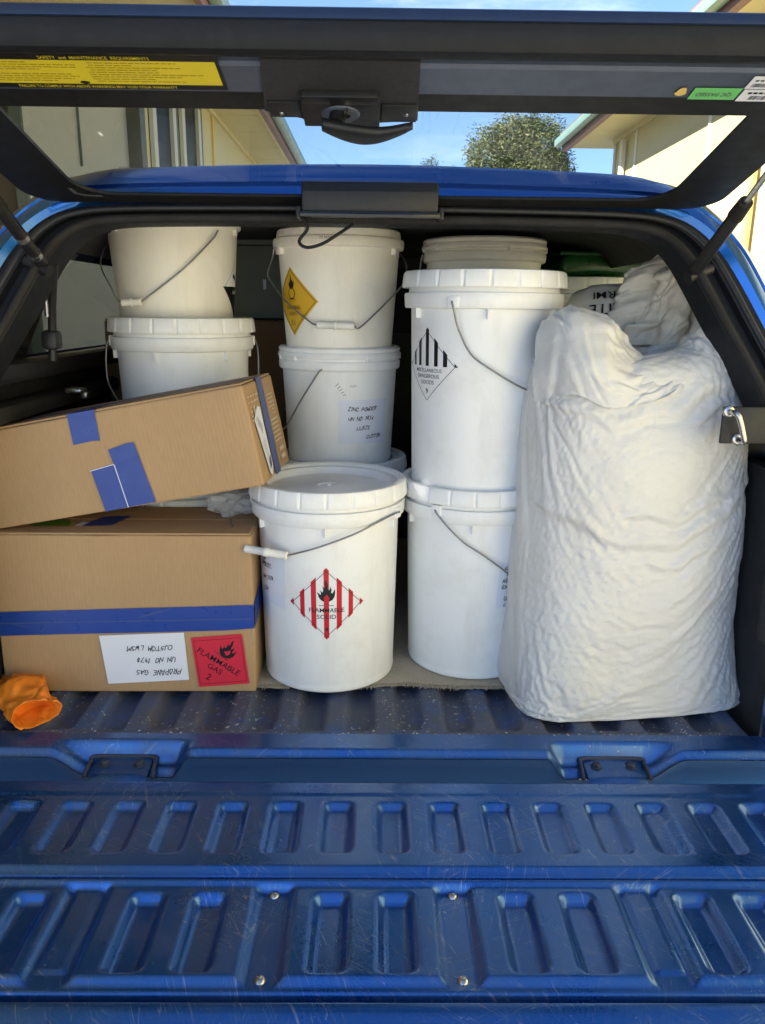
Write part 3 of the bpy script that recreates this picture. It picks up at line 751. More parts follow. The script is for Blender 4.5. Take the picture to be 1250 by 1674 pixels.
# latch pieces on the left rail
part(tube('window_stay', [(-.545, 1.40, .815), (-.572, 1.44, .74), (-.585, 1.46, .68), (-.588, 1.46, .645)], .0075, 'black_plastic', None, 8))
part(tube('window_stay', [(-.575, 1.425, .775), (-.582, 1.44, .725)], .0045, 'steel', None, 8))
part(box('stay_joint', (-.600, 1.44, .665), (-.570, 1.475, .70), 'black_plastic', None, .008))
part(box('rail_clip', (-.640, 1.63, .566), (-.606, 1.67, .576), 'steel', None, .004))
part(box('rail_clip', (-.634, 1.70, .545), (-.620, 1.73, .562), 'steel', None, .003))
# gas struts
for s in (-1, 1):
    a = Vector((s*.552, 1.365, .812)); b = Vector((s*.540, 1.055, .965)); m_ = a.lerp(b, .55)
    st = part(tube('gas_strut', [a, m_], .0105, 'black_plastic', None, 14))
    sub(tube('strut_collar', [m_-(b-a).normalized()*.03, m_+(b-a).normalized()*.006], [.0122, .0105], 'dusty_black', None, 14), st)
    sub(tube('strut_rod', [m_, b], .0048, 'steel' if s > 0 else 'black_plastic', None, 10), st)
    sub(tube('strut_end', [a+Vector((-s*.012, 0, -.012)), a+Vector((s*.03, .012, .004))], .011, 'black_plastic', None, 12), st)
    if s < 0:
        for t in (.12, .40):
            p = a.lerp(m_, t); sub(tube('strut_sticker', [p, p+(b-a).normalized()*.011], .0112, 'steel', None, 14), st)

# hatch: frameless glass with black border, bonded channel and rolled lip at the free edge
ta = R(13.7); HO = Vector((.006, 1.40, .915)); HV = Vector((0, -math.cos(ta), math.sin(ta))); HN = Vector((0, math.sin(ta), math.cos(ta)))
HU = Vector((1, 0, 0))
def hp3(u, v, wd=0): return HO+HU*u+HV*v+HN*wd
HW = .578
def rr_pts(x0, y0, x1, y1, r, n=8):
    P = []
    for cx, cy, a0 in ((x1-r, y0+r, -90), (x1-r, y1-r, 0), (x0+r, y1-r, 90), (x0+r, y0+r, 180)):
        for k in range(n+1):
            t = R(a0+90*k/n); P.append((cx+r*math.cos(t), cy+r*math.sin(t)))
    return P
def rr4(x0, y0, x1, y1, rb_, rt_, n=8):
    P = []
    for cx, cy, r, a0 in ((x1-rb_, y0+rb_, rb_, -90), (x1-rt_, y1-rt_, rt_, 0), (x0+rt_, y1-rt_, rt_, 90), (x0+rb_, y0+rb_, rb_, 180)):
        for k in range(n+1):
            t = R(a0+90*k/n); P.append((cx+r*math.cos(t), cy+r*math.sin(t)))
    return P
inner = rr4(-.483, .030, .487, .318, .06, .008); outer = rr4(-HW, -.004, HW, .512, .055, .05)
n = len(inner)
V = [hp3(u, v, 0) for u, v in outer]+[hp3(u, v, 0) for u, v in inner]+[hp3(u, v, .005) for u, v in outer]+[hp3(u, v, .005) for u, v in inner]
Fc = []
for k in range(n):
    k2 = (k+1) % n
    Fc += [(k, n+k, n+k2, k2), (2*n+k, 2*n+k2, 3*n+k2, 3*n+k), (k, k2, 2*n+k2, 2*n+k), (n+k, 3*n+k, 3*n+k2, n+k2)]
HT = part(mesh('hatch', V, Fc, 'frit', None, False))
sub(mesh('hatch_glass', [hp3(u, v, .0025) for u, v in inner], [tuple(range(n))], 'glass', None, False), HT)
def extr(name, prof, mats, u0=-HW, u1=HW, segs=24):
    pp = prof
    V = []; m = len(pp)
    for k in range(segs+1):
        u = u0+(u1-u0)*k/segs; bow = -.006*(u/HW)**2
        for v, wd in pp: V.append(hp3(u, v, wd+bow*0))
    Fc = [(k*m+i, k*m+i+1, (k+1)*m+i+1, (k+1)*m+i) for k in range(segs) for i in range(m-1)]
    Fc += [tuple(range(m)), tuple(segs*m+i for i in range(m-1, -1, -1))]
    return sub(mesh(name, V, Fc, mats, None, True, None, 30), HT)
extr('channel', [(.384, -.0005), (.385, -.012), (.389, -.0145), (.446, -.0155), (.450, -.012), (.452, -.0005)], 'rail_grey')
extr('lip_rail', [(.4522, -.0005), (.4525, -.009), (.462, -.0095), (.470, -.013), (.477, -.020), (.484, -.0265), (.493, -.0295), (.501, -.028), (.507, -.021), (.510, -.010), (.511, -.002)], 'black_rubber')
extr('edge_rim', [(.5112, -.001), (.5122, -.0035), (.5142, -.003), (.5150, .001), (.514, .008), (.508, .0125), (.500, .013), (.44, .013), (.44, .0055)], 'rim_shaded_blue')
# handle assembly
HX = -.040
hpl = [(-.084, .465), (.092, .464), (.094, .400), (.096, .332), (.046, .325), (-.046, .327), (-.050, .334), (-.095, .352), (-.090, .400)]
V = [hp3(HX+u, v, -.0185) for u, v in hpl]+[hp3(HX+u, v, -.001) for u, v in hpl]; n = len(hpl)
HP = sub(mesh('handle_plate', V, [tuple(range(n))[::-1], tuple(range(n, 2*n))]+[(k, (k+1) % n, n+(k+1) % n, n+k) for k in range(n)], 'plate_grey', None, False), HT)
def hbox(name, u0, v0, w0, u1, v1, w1, mat, bev):
    bm = bmesh.new(); bbox(bm, (u0, v0, w0), (u1, v1, w1), bev)
    m = Matrix.Identity(4)
    for i in range(3): m[i][0] = HU[i]; m[i][1] = HV[i]; m[i][2] = HN[i]; m[i][3] = HO[i]
    bmesh.ops.transform(bm, matrix=m, verts=bm.verts); bmesh.ops.reverse_faces(bm, faces=bm.faces)
    return sub(from_bm(name, bm, mat), HT)
hbox('plate_tab', HX-.088, .342, -.0215, HX-.050, .378, -.0175, 'black_plastic', .001)
hbox('plate_tab', HX+.050, .333, -.0215, HX+.094, .374, -.0175, 'black_plastic', .001)
hbox('latch_body', HX-.047, .328, -.026, HX+.048, .392, -.014, 'black_plastic', .002)
hbox('latch_cover', HX-.045, .386, -.0275, HX+.046, .404, -.012, 'black_plastic', .0015)
v, f = lathe_data([(.0001, .002), (.020, .002), (.0235, .001), (.024, 0)], 28)
sub(mesh('latch_boss', [hp3(HX+a, .362+b*.85, -.0262-c) for a, b, c in v], f, 'rail_grey'), HT)
tube_ = smoothpath([hp3(HX-.002, .366, -.026), hp3(HX-.004, .368, -.036), hp3(HX-.006, .372, -.044)], 6)
sub(tube('handle_neck', tube_, .0105, 'black_plastic', None, 14), HT)
sub(tube('handle_screw', [hp3(HX+.008, .376, -.026), hp3(HX+.008, .377, -.036)], .0045, 'chrome', None, 10), HT)
for u in (HX-.074, HX+.081):
    v, f = lathe_data([(.0001, .002), (.002, .0016), (.0032, 0)], 12)
    sub(mesh('screw', [hp3(u+a, .352+b, -.0215-c) for a, b, c in v], f, 'chrome'), HT)
# the curved grip: lofted blade
V = []; ns = 26; nr = 14
for i in range(ns+1):
    t = i/ns; u = HX-.022+.110*t
    wdt = .0185*(math.sin(math.pi*min(1, t*1.6+.30)*.5))*(1-.72*max(0, t-.45)/.55)
    if t > .96: wdt *= .6
    dep = .0068*(1-.35*max(0, t-.6)/.4)
    cv = .379-.016*math.sin(math.pi*t*.95)+.002*t; cw = -.047-.006*math.sin(math.pi*t)
    for k in range(nr):
        a = 2*math.pi*k/nr; ca, sa = math.cos(a), math.sin(a)
        V.append(hp3(u, cv+wdt*math.copysign(abs(ca)**.7, ca), cw+dep*math.copysign(abs(sa)**.8, sa)))
Fc = [(i*nr+k, i*nr+(k+1) % nr, (i+1)*nr+(k+1) % nr, (i+1)*nr+k) for i in range(ns) for k in range(nr)]+[tuple(range(nr))[::-1], tuple(ns*nr+k for k in range(nr))]
sub(mesh('handle_grip', V, Fc, 'black_plastic'), HT)
# stickers on the channel
CW = -.0158
def hmap(flip):
    def f(u, v, d): return hp3(u-.008, v+.028, CW-d-.0003)
    return f
def hsub(p, name, step=0): return sub(p.build(name, hmap(0), None, step), HT)
rng = random.Random(5)
p = Print(); p.rect(-.60, .3675, -.164, .4375, 'print_black', -.5)
p.rect(-.60, .378, -.168, .4265, 'sticker_yellow', 0)
for cx0, cx1, nl in ((-.59, -.467, 9), (-.455, -.325, 9), (-.315, -.182, 9)):
    for k in range(nl):
        y = .4215-.0047*k
        if rng.random() < .12: continue
        x = cx0+rng.choice((0, 0, .004)); xe = cx0+(cx1-cx0)*rng.uniform(.35, 1)
        while x < xe:
            wl_ = rng.uniform(.004, .013); p.rect(x, y, min(x+wl_, xe), y+.0014, 'sticker_line', 1); x += wl_+.0016
p.poly([(-.327+.006*math.cos(t*.7), .382+.003*math.sin(t*.7)) for t in range(9)], 'print_black', 2)
p.fit('SAFETY  and  MAINTENANCE  REQUIREMENTS', .122, .0085, -.300, .4320, 'sticker_yellow')
p.fit('FAILURE TO COMPLY WITH ABOVE WARNINGS MAY VOID YOUR WARRANTY', .185, .0078, -.315, .3728, 'sticker_yellow')
hsub(p, 'warning_sticker')
p = Print(); p.rect(.384, .361, .440, .387, 'sticker_green', 0); p.text('QC PASSED', .0115, .411, .3735, 'ink_grey', 2, math.pi, .72); hsub(p, 'quality_sticker')
p = Print(); p.rect(.441, .386, .535, .413, 'paper', 0)
for k in range(26):
    p.rect(.446+k*.0013, .390, .446+k*.0013+rng.choice((.0005, .0009)), .398, 'ink_grey', 1)
for k in range(5): p.rect(.486, .389+.0045*k, .486+rng.uniform(.02, .042), .391+.0045*k, 'ink_grey', 1)
for k in range(5): p.rect(.446+k*.006, .402, .450+k*.006, .4055, 'ink_grey', 1)
hsub(p, 'barcode_sticker')
p = Print(); p.rect(.443, .358, .535, .3845, 'paper', 0)
for k in range(22): p.rect(.456+k*.0013, .362, .456+k*.0013+rng.choice((.0005, .001)), .371, 'ink_grey', 1)
for k in range(7): p.rect(.450+k*.0065, .375, .455+k*.0065, .379, 'ink', 1)
hsub(p, 'barcode_sticker')
p = Print(); p.poly([(.371+.0075*math.cos(t*.5)*(1 if math.sin(t*.5) < 0 else .75), .3765+(.0105 if math.sin(t*.5) > 0 else .008)*math.sin(t*.5)) for t in range(13)], 'downpipe', 0); hsub(p, 'drain_hole')
# worn paint of the black border in the corner
p = Print(); p.line([(-.492, .055), (-.490, .036), (-.478, .028), (-.452, .026)], .007, 'ink_grey', 0); sub(p.build('frit_mark', lambda u, v, d: hp3(u, v, -d-.0003), None), HT)
# ------------------------------------------------------------------ carpet
def carpet_mesh():
    xs = np.arange(-.30, .341, .008); ys_ = np.concatenate([np.arange(1.392, 1.46, .006), np.arange(1.46, 2.45, .04)])
    nx = len(xs); V = []; 
    for y in ys_:
        for x in xs:
            z = .0075+.0015*noise.noise((x*20, y*20, 0))
            front = .020*noise.noise((x*7, 0, 3))+.005*noise.noise((x*30, 0, 7))
            yy = y+front*(1-min(1, (y-1.392)/.1)) + .030
            V.append((x, yy, z-.0045*(y < 1.394)))
    Fc = [(j*nx+i, j*nx+i+1, (j+1)*nx+i+1, (j+1)*nx+i) for j in range(len(ys_)-1) for i in range(nx-1)]
    b = len(V); V += [(v[0], v[1]-.001, .001) for v in V[:nx]]
    Fc += [(b+i, b+i+1, i+1, i) for i in range(nx-1)]
    return V, Fc
V, Fc = carpet_mesh()
MATT = mesh('carpet_mat', V, Fc, 'carpet'); setp(MATT, 'beige carpet offcut with frayed edge on the tray floor under the buckets', 'carpet')
# frayed tufts along its front edge
rng = random.Random(2); it = []
for k in range(700):
    i = rng.randrange(0, 80); v = V[i]
    p0 = Vector((v[0]+rng.uniform(-.004, .004), v[1]+.002, .004+rng.uniform(0, .003))); d = Vector((rng.uniform(-.008, .008), -rng.uniform(.002, .013), rng.uniform(-.004, .002)))
    it.append(tube_data([p0, p0+d*.6+Vector((0, 0, .001)), p0+d], [.0012, .0010, .0005], 4))
v, f = join_data(it); o = mesh('fringe', v, f, 'carpet', MATT); o['kind'] = 'stuff'

# ------------------------------------------------------------------ buckets
GB = 'white plastic buckets packed in the tray'
def pail(label, loc, H, rb, rtop, rl, kind, mat='white_plastic', rotz=0, lidmat=None):
    T = empty('bucket', loc, (0, 0, rotz), label, 'bucket', GB)
    lidmat = lidmat or mat
    br = lambda z: rb+(rtop-rb)*min(1, z/(H-.03))
    if kind == 'tall':
        zc0, zc1, zn, zl = H-.069, H-.041, H-.031, H-.031
        rc = rl-.006
        prof = [(.001, .004), (rb-.02, .004), (rb-.012, 0), (rb-.004, .0), (rb-.0005, .003), (rb+.0012, .010), (br(.014)-.0005, .014)]
        prof += [(br(z), z) for z in np.linspace(.02, zc0-.001, 10)]
        prof += [(br(zc0)+.001, zc0), (rc-.002, zc0+.0005), (rc, zc0+.003), (rc+.0015, zc1-.003), (rc, zc1), (br(zc1)+.005, zc1+.001), (br(zc1)+.004, zl+.004), (br(H)-.002, H-.01)]
        v, f = lathe_data(prof, 96); mesh('body', v, f, mat, T, True, None, 35)
        # stiffening fins below and above the collar
        it = []
        for k in range(6):
            t = R(-4+60*k+3); z0, z1 = zc0-.018, zc0+.001
            bm = bmesh.new(); bbox(bm, (-.0016, -(rc-.003), z0), (.0016, -(br(z0)-.004), z1), .0006, 1)
            bmesh.ops.rotate(bm, cent=(0, 0, 0), matrix=Matrix.Rotation(t, 3, 'Z'), verts=bm.verts)
            from_bm('fin', bm, mat, T)
        # lid with tear-off skirt segments
        nseg = 20
        def tabs(r, z, t):
            if zl+.002 < z < H-.003 and r > rl-.010:
                d = abs(((t*nseg/(2*math.pi)) % 1)-.5); return r-.003*max(0, 1-(.5-d)/.03) if d > .47 else r
            return r
        lp = [(br(H)-.004, zl+.006), (rl-.006, zl+.004), (rl-.001, zl), (rl, zl+.0025), (rl-.001, zl+.012), (rl-.0025, H-.006), (rl-.005, H-.0015), (rl-.009, H), (rl-.014, H-.0006), (rl-.018, H-.003), (rl-.020, H-.007), (rl-.026, H-.0085), (rl-.031, H-.0065),
              (rl-.035, H-.0072), (rl-.037, H-.016), (rl-.041, H-.0205), (.030, H-.0200), (.027, H-.0185), (.021, H-.0183), (.019, H-.0200), (.006, H-.0200), (.004, H-.0170), (.0001, H-.0168)]
        v, f = lathe_data(lp, 240, tabs); mesh('lid', v, f, lidmat, T, True, None, 32)
    elif kind == 'small':     # low double ring lid
        zc0, zc1 = H-.052, H-.031
        prof = [(.001, .003), (rb-.012, .0), (rb-.003, .0), (rb, .004)]+[(br(z), z) for z in np.linspace(.012, zc0-.002, 8)]
        prof += [(br(zc0)+.001, zc0), (rl-.006, zc0+.0005), (rl-.003, zc0+.004), (rl-.002, zc1-.004), (rl-.004, zc1), (br(H)+.004, zc1+.001), (br(H)+.003, H-.01)]
        v, f = lathe_data(prof, 96); mesh('body', v, f, mat, T, True, None, 35)
        lp = [(br(H)+.003, H-.026), (rl-.008, H-.027), (rl-.002, H-.025), (rl, H-.020), (rl-.002, H-.014), (rl-.005, H-.012), (rl-.003, H-.010), (rl-.002, H-.005), (rl-.006, H-.001), (rl-.011, H), (rl-.016, H-.003), (rl-.018, H-.010), (rl-.03, H-.011), (.0001, H-.010)]
        v, f = lathe_data(lp, 96); mesh('lid', v, f, lidmat, T, True, None, 35)
        for k, a in enumerate((-42, 28, 95, 165, 230, 290)):
            bm = bmesh.new(); bbox(bm, (-.004, -(rl+.0005), H-.030), (.004, -(rl-.010), H-.016), .0012, 1)
            bmesh.ops.rotate(bm, cent=(0, 0, 0), matrix=Matrix.Rotation(R(a), 3, 'Z'), verts=bm.verts); from_bm('lid_tab', bm, lidmat, T)
    else:                     # 'open': plain rolled rim with a recessed lid
        zc0 = H-.022
        prof = [(.001, .003), (rb-.012, .0), (rb-.003, .0), (rb, .004)]+[(br(z), z) for z in np.linspace(.012, zc0-.002, 8)]
        prof += [(br(zc0)+.001, zc0), (rl-.004, zc0+.001), (rl-.001, zc0+.004), (rl, H-.006), (rl-.002, H-.001), (rl-.006, H), (br(H)+.002, H-.002)]
        v, f = lathe_data(prof, 96); mesh('body', v, f, mat, T, True, None, 35)
        lp = [(br(H)+.003, H-.004), (br(H)+.004, H+.006), (br(H)+.002, H+.016), (br(H)-.003, H+.019), (br(H)-.010, H+.018), (br(H)-.016, H+.012), (br(H)-.02, H+.004), (.0001, H+.005)]
        def lobes(r, z, t):
            if z > H+.005 and r > br(H)-.004:
                d = abs(((t*12/(2*math.pi)) % 1)-.5); return r-.002 if d > .46 else r
            return r
        v, f = lathe_data(lp, 192, lobes); mesh('lid', v, f, lidmat, T, True, None, 35)
        for a in (-62, 62, 150, 210):
            bm = bmesh.new(); bbox(bm, (-.005, -(rl-.003), zc0-.012), (.005, -(br(zc0)-.004), zc0+.002), .0015, 1)
            bmesh.ops.rotate(bm, cent=(0, 0, 0), matrix=Matrix.Rotation(R(a), 3, 'Z'), verts=bm.verts); from_bm('rim_lug', bm, mat, T)
    T_br[T.name] = (br, rotz, mat)
    return T
T_br = {}
def cyl(th, r, z): return Vector((r*math.sin(R(th)), -r*math.cos(R(th)), z))
def bail(T, pts, ears=(), grip=None, z0=0, n=8, mat='wire', rad=.0018):
    """pts: (r, theta, world z) along the wire; local rotation of the bucket is taken out"""
    br, rz, bm_mat = T_br[T.name]; d = math.degrees(rz); zb = T.location.z
    P = [cyl(th-d, r, z-zb) for r, th, z in pts]
    tube('bail_wire', P, rad, mat, T, 8, n)
    for th, z, rr in ears:
        bm = bmesh.new(); bbox(bm, (-.011, -(rr+.004), -.011), (.011, -(rr-.012), .011), .003, 2)
        bmesh.ops.translate(bm, vec=(0, 0, z-zb), verts=bm.verts)
        bmesh.ops.rotate(bm, cent=(0, 0, 0), matrix=Matrix.Rotation(R(th-d), 3, 'Z'), verts=bm.verts); from_bm('bail_ear', bm, bm_mat, T)
    if grip:
        a, b = [cyl(th-d, r, z-zb) for r, th, z in grip]
        q = [a.lerp(b, t) for t in (0, .02, .05, .44, .455, .5, .545, .56, .95, .98, 1)]
        g = tube('handle_grip', q, [.0062, .0078, .0078, .0074, .0088, .009, .0088, .0074, .0078, .0078, .0062], 'grip', T, 14)
def on_pail(T, th0, z0, extra=0.0):
    br, rz, _m = T_br[T.name]; d = math.degrees(rz)
    def f(u, v, off):
        z = z0+v; r = br(z)+off+extra; t = R(th0-d)+u/br(z0); return (r*math.sin(t), -r*math.cos(t), z)
    return f

# front centre
B1 = pail('large white bucket with the red and white striped flammable solid diamond', (-.082, 1.515, .0085), .411, .134, .142, .159, 'tall', rotz=R(2))
bail(B1, [(.152, 66, .366), (.1585, 63, .364), (.1585, 58, .365), (.158, 41.4, .359), (.157, 20.2, .340), (.155, -4.8, .316), (.155, -27.2, .295)], [(64, .362, .153)])
bail(B1, [(.19, -52, .301), (.192, -56, .306), (.194, -67, .325), (.196, -79, .343), (.190, -81, .362), (.168, -84, .378), (.158, -88, .380)], [(-90, .376, .153)], ((.155, -26.5, .295), (.192, -52.5, .302)))
p = Print(); D = .0735
def diamond(p, D, mat, layer=0, cx=0, cy=0): p.poly([(cx-D, cy), (cx, cy-D), (cx+D, cy), (cx, cy+D)], mat, layer)
def outline(p, D, wd, mat, layer=1.5): p.line([(-D, 0), (0, -D), (D, 0), (0, D), (-D, 0)], wd, mat, layer)
def clipdia(x0, x1, D):     # stripe clipped to the diamond
    f = lambda x: D-abs(x)
    pts = [(x0, -f(x0))]
    if x0 < 0 < x1: pts.append((0, -D))
    pts += [(x1, -f(x1)), (x1, f(x1))]
    if x0 < 0 < x1: pts.append((0, D))
    pts.append((x0, f(x0))); return pts
diamond(p, D, 'print_white')
for x0, x1 in ((-D+.0005, -.0655), (-.0515, -.0425), (-.0295, -.0195), (-.005, .005), (.0195, .0295), (.0425, .0515), (.0655, D-.0005)): p.poly(clipdia(x0, x1, D), 'print_red', .6)
outline(p, D-.0062, .0011, 'print_black')
def flame(p, cx, cy, h, mat, layer=2, rot=0, wscale=1):
    c, q = math.cos(rot), math.sin(rot); s = h/1.18
    p.poly([(cx+(x*wscale*c-(y-.5)*q)*s, cy+(x*wscale*q+(y-.5)*c)*s) for x, y in FLAME], mat, layer)
flame(p, 0, .024, .046, 'print_black', 2, 0, .95); p.poly([(-.004, .004), (.0, .001), (.004, .004), (.006, .012), (.001, .02), (-.005, .013)], 'print_red', 2.6)
p.line([(-.014, -.0025), (.014, -.0025)], .0012, 'ink_grey', 2.4)
p.text('FLAMMABLE', .0125, 0, -.0130, 'print_black', 2.6, 0, 1.02); p.text('SOLID', .0125, 0, -.0265, 'print_black', 2.6, 0, 1.1)
p.text('4', .0135, 0, -.0525, 'print_black', 2.6, 0, 1)
p.build('hazard_label', on_pail(B1, 1.2, .190), B1, .008)
p = Print(); p.poly([(-.052, -.058), (.047, -.063), (.052, .052), (-.05, .058)], 'paper')
for k, (tx, xx) in enumerate((('IRON POWDER', -.040), ('NON', -.028), ('COMBUST.', -.035), ('', 0), ('UN 3178', -.025), ('', 0), ('LUX', -.022))): p.hand(tx, .0085, xx, .036-.0125*k, 'ink', .0014, .04, k)
p.build('paper_label', on_pail(B1, -55, .232), B1, .008)

# front right, two high
B2 = pail('large white bucket on the carpet, under the dangerous goods bucket and beside the big sack', (.222, 1.575, .0085), .402, .134, .142, .159, 'tall', rotz=R(-7))
bail(B2, [(.150, -36.6, .366), (.1585, -36, .366), (.158, -33, .356), (.156, -25, .334), (.151, -13.4, .306), (.151, .6, .283), (.151, 15.3, .254), (.151, 32.6, .219), (.155, 60, .20), (.158, 100, .26), (.157, 143, .366)], [(-36, .366, .153), (143, .366, .153)])
p = Print(); p.poly([(-.052, -.048), (.05, -.050), (.05, .047), (-.046, .048)], 'paper')
for k, (tx, xx) in enumerate((('CARBON', -.036), ('MIX, POW', -.030), ('NON', -.040), ('(CHARCOAL', -.042), ('ASH)', -.02), ('UN NO', -.034), ('LUX', -.034))): p.hand(tx, .0078, xx, .032-.0128*k, 'ink', .0013, .05, 20+k)
p.build('paper_label', on_pail(B2, 35, .205), B2, .008)
B3 = pail('large white bucket with the black striped miscellaneous dangerous goods diamond', (.222, 1.57, .398), .417, .134, .142, .160, 'tall', rotz=R(-3))
bail(B3, [(.150, -28.6, .757), (.1595, -28, .757), (.159, -26.5, .742), (.156, -25, .722), (.151, -22.8, .703), (.150, -18, .678), (.150, -12.3, .660), (.151, -1.4, .641), (.153, 23.9, .605), (.156, 60, .585), (.158, 100, .64), (.157, 152, .757)], [(-28, .757, .154), (152, .757, .154)])
p = Print(); D = .071
for x0, x1 in ((-D, -.0635), (-.0485, -.0395), (-.0275, -.0185), (-.0045, .0045), (.0185, .0275), (.0395, .0485), (.0635, D)):
    f = lambda x: D-abs(x)
    pts = [(x0, 0), (x1, 0), (x1, f(x1))]+([(0, D)] if x0 < 0 < x1 else [])+[(x0, f(x0))]
    p.poly(pts, 'print_black', .6)
outline(p, D-.006, .0010, 'print_black')
p.text('MISCELLANEOUS', .0100, 0, -.0085, 'ink_grey', 2, 0, .98); p.text('DANGEROUS', .0105, 0, -.0195, 'ink_grey', 2, 0, 1); p.text('GOODS', .0105, 0, -.031, 'ink_grey', 2, 0, 1); p.text('9', .0145, 0, -.048, 'print_black', 2)
p.build('hazard_label', on_pail(B3, -54, .242), B3, .008)

# middle column behind
D1 = pail('white bucket behind the flammable solid bucket, under the zinc note bucket', (-.070, 1.845, .0085), .396, .134, .142, .159, 'tall', rotz=R(12))
C2 = pail('small white bucket with a handwritten zinc note taped to its front', (-.073, 1.829, .396), .266, .121, .133, .1425, 'small', 'white_plastic')
bail(C2, [(.137, -13.5, .615), (.1435, -14, .614), (.1425, -17, .606), (.139, -35, .548), (.137, -59.7, .484), (.14, -80, .47), (.145, -120, .52), (.143, -194, .614)], [])
p = Print(); p.poly([(-.062, -.046), (.062, -.050), (.064, .051), (-.060, .050)], 'paper')
for k, (tx, xx) in enumerate((('ZINC POWDER', -.040), ('UN NO 1436', -.040), ('LUX72', -.020), ('CUSTOM', .004))): p.hand(tx, .0085, xx, .026-.021*k, 'ink', .0013, 0, 40+k)
p.build('paper_label', on_pail(C2, 29, .102), C2, .008)
p = Print()
for k in range(5): p.line([(-.012+.004*k, .008-.005*k), (-.006+.004*k, .014-.006*k)], .0011, 'ink_grey', 0)
for k in range(3): p.line([(.02+.004*k, .006), (.022+.006*k, .010)], .0009, 'ink_grey', 0)
p.build('pen_mark', on_pail(C2, 4, .175), C2, .01)
C1 = pail('small white bucket with the yellow oxidizing agent diamond', (-.073, 1.815, .658), .232, .120, .134, .146, 'open', 'warm_lit_plastic')
bail(C1, [(.140, -66, .868), (.1485, -67, .868), (.1505, -70, .850), (.158, -82.3, .82), (.154, -82.3, .803), (.139, -52, .756), (.137, -24, .715), (.139, -17.8, .710)], [(-66, .866, .140)])
bail(C1, [(.141, 16.4, .708), (.141, 23.2, .709), (.150, 66.8, .79), (.152, 84, .824), (.151, 100, .85), (.148, 113, .868)], [(113, .866, .140)], ((.139, -17.4, .710), (.141, 16, .708)))
p = Print(); D = .072; diamond(p, D, 'print_yellow'); outline(p, D-.0065, .0012, 'print_black')
p.line([(.011*math.cos(t*.45), .017+.011*math.sin(t*.45)) for t in range(15)], .0022, 'print_black', 2); flame(p, 0, .040, .032, 'print_black', 2.4, 0, .8); p.line([(-.011, .005), (.011, .005)], .0014, 'print_black', 2)
p.text('OXIDIZING', .0105, 0, -.0125, 'print_black', 2, 0, .95); p.text('AGENT', .0105, 0, -.0255, 'print_black', 2); p.text('5.1', .0135, 0, -.045, 'print_black', 2)
p.build('hazard_label', on_pail(C1, -50, .099), C1, .008)
p = Print(); p.text('00 MAR', .008, 0, 0, 'ink_grey', 0); p.build('rim_stamp', lambda u, v, d: tuple(cyl(math.degrees(u/.146)-8, .1455+d, .226+v)), C1, .01)

# left column
L0 = pail('bottom white bucket of the left stack, lid just showing between the cardboard boxes', (-.415, 1.765, .0005), .340, .134, .142, .159, 'tall', rotz=R(25))
L1 = pail('white lidded bucket standing behind the tilted cardboard box', (-.417, 1.76, .328), .394, .130, .143, .159, 'tall', rotz=R(-9))
bail(L1, [(.150, -72, .672), (.1575, -72, .672), (.163, -72, .655), (.1665, -71.5, .62), (.165, -71, .585), (.157, -63, .560), (.150, -52, .535)], [(-72, .672, .153)])
bail(L1, [(.150, 100, .672), (.158, 99, .672), (.163, 96, .65), (.164, 92, .60), (.162, 90, .57)], [(100, .672, .153)])
L2 = pail('topmost bucket of the left stack with a black and white diamond on its side', (-.43, 1.775, .710), .216, .121, .136, .1455, 'open', 'warm_lit_plastic', rotz=R(20))
bail(L2, [(.1455, 52, .897), (.145, 51, .893), (.143, 45.6, .876), (.139, 20.3, .818), (.1385, -17, .753)], [])
bail(L2, [(.152, -32.5, .751), (.156, -36, .758), (.158, -41, .78), (.157, -60, .83), (.152, -100, .89)], [], ((.1415, -16.5, .7525), (.152, -32, .7505)))
p = Print(); D = .071; diamond(p, D, 'print_white'); p.poly([(-D, 0), (0, -D), (D, 0)], 'print_black', .8)
outline(p, D-.006, .001, 'print_black')
p.poly([(-.03, .02), (-.01, .012), (-.008, .02), (-.028, .028)], 'print_black', 2); p.poly([(.004, .01), (.02, .01), (.02, .016), (.004, .016)], 'print_black', 2)
p.text('CORROSIVE', .0105, 0, -.012, 'print_white', 2); p.text('8', .014, 0, -.045, 'print_white', 2)
p.build('hazard_label', on_pail(L2, 95, .077), L2, .008)

# deeper in the tray
E0 = pail('bottom white bucket of the stack hidden behind the dangerous goods bucket', (.262, 1.905, .0005), .400, .134, .142, .159, 'tall', rotz=R(40))
E1 = pail('middle small bucket of the stack hidden behind the dangerous goods bucket', (.262, 1.90, .388), .262, .121, .133, .1425, 'small', rotz=R(60))
R3 = pail('small white bucket whose rim rings peek over the dangerous goods bucket', (.262, 1.895, .642), .258, .121, .134, .1455, 'small', 'warm_lit_plastic', rotz=R(-12))
bail(R3, [(.140, -80, .862), (.148, -80, .862), (.151, -83, .82), (.147, -80, .77)], [])
G0 = pail('bottom bucket deep in the tray behind the sacks', (.545, 2.16, .0005), .418, .134, .142, .159, 'tall', rotz=R(15))
R4 = pail('grey white bucket with ribbed lid deep in the tray under the green tub', (.545, 2.135, .406), .420, .134, .142, .159, 'tall', 'white_plastic', rotz=R(-5))

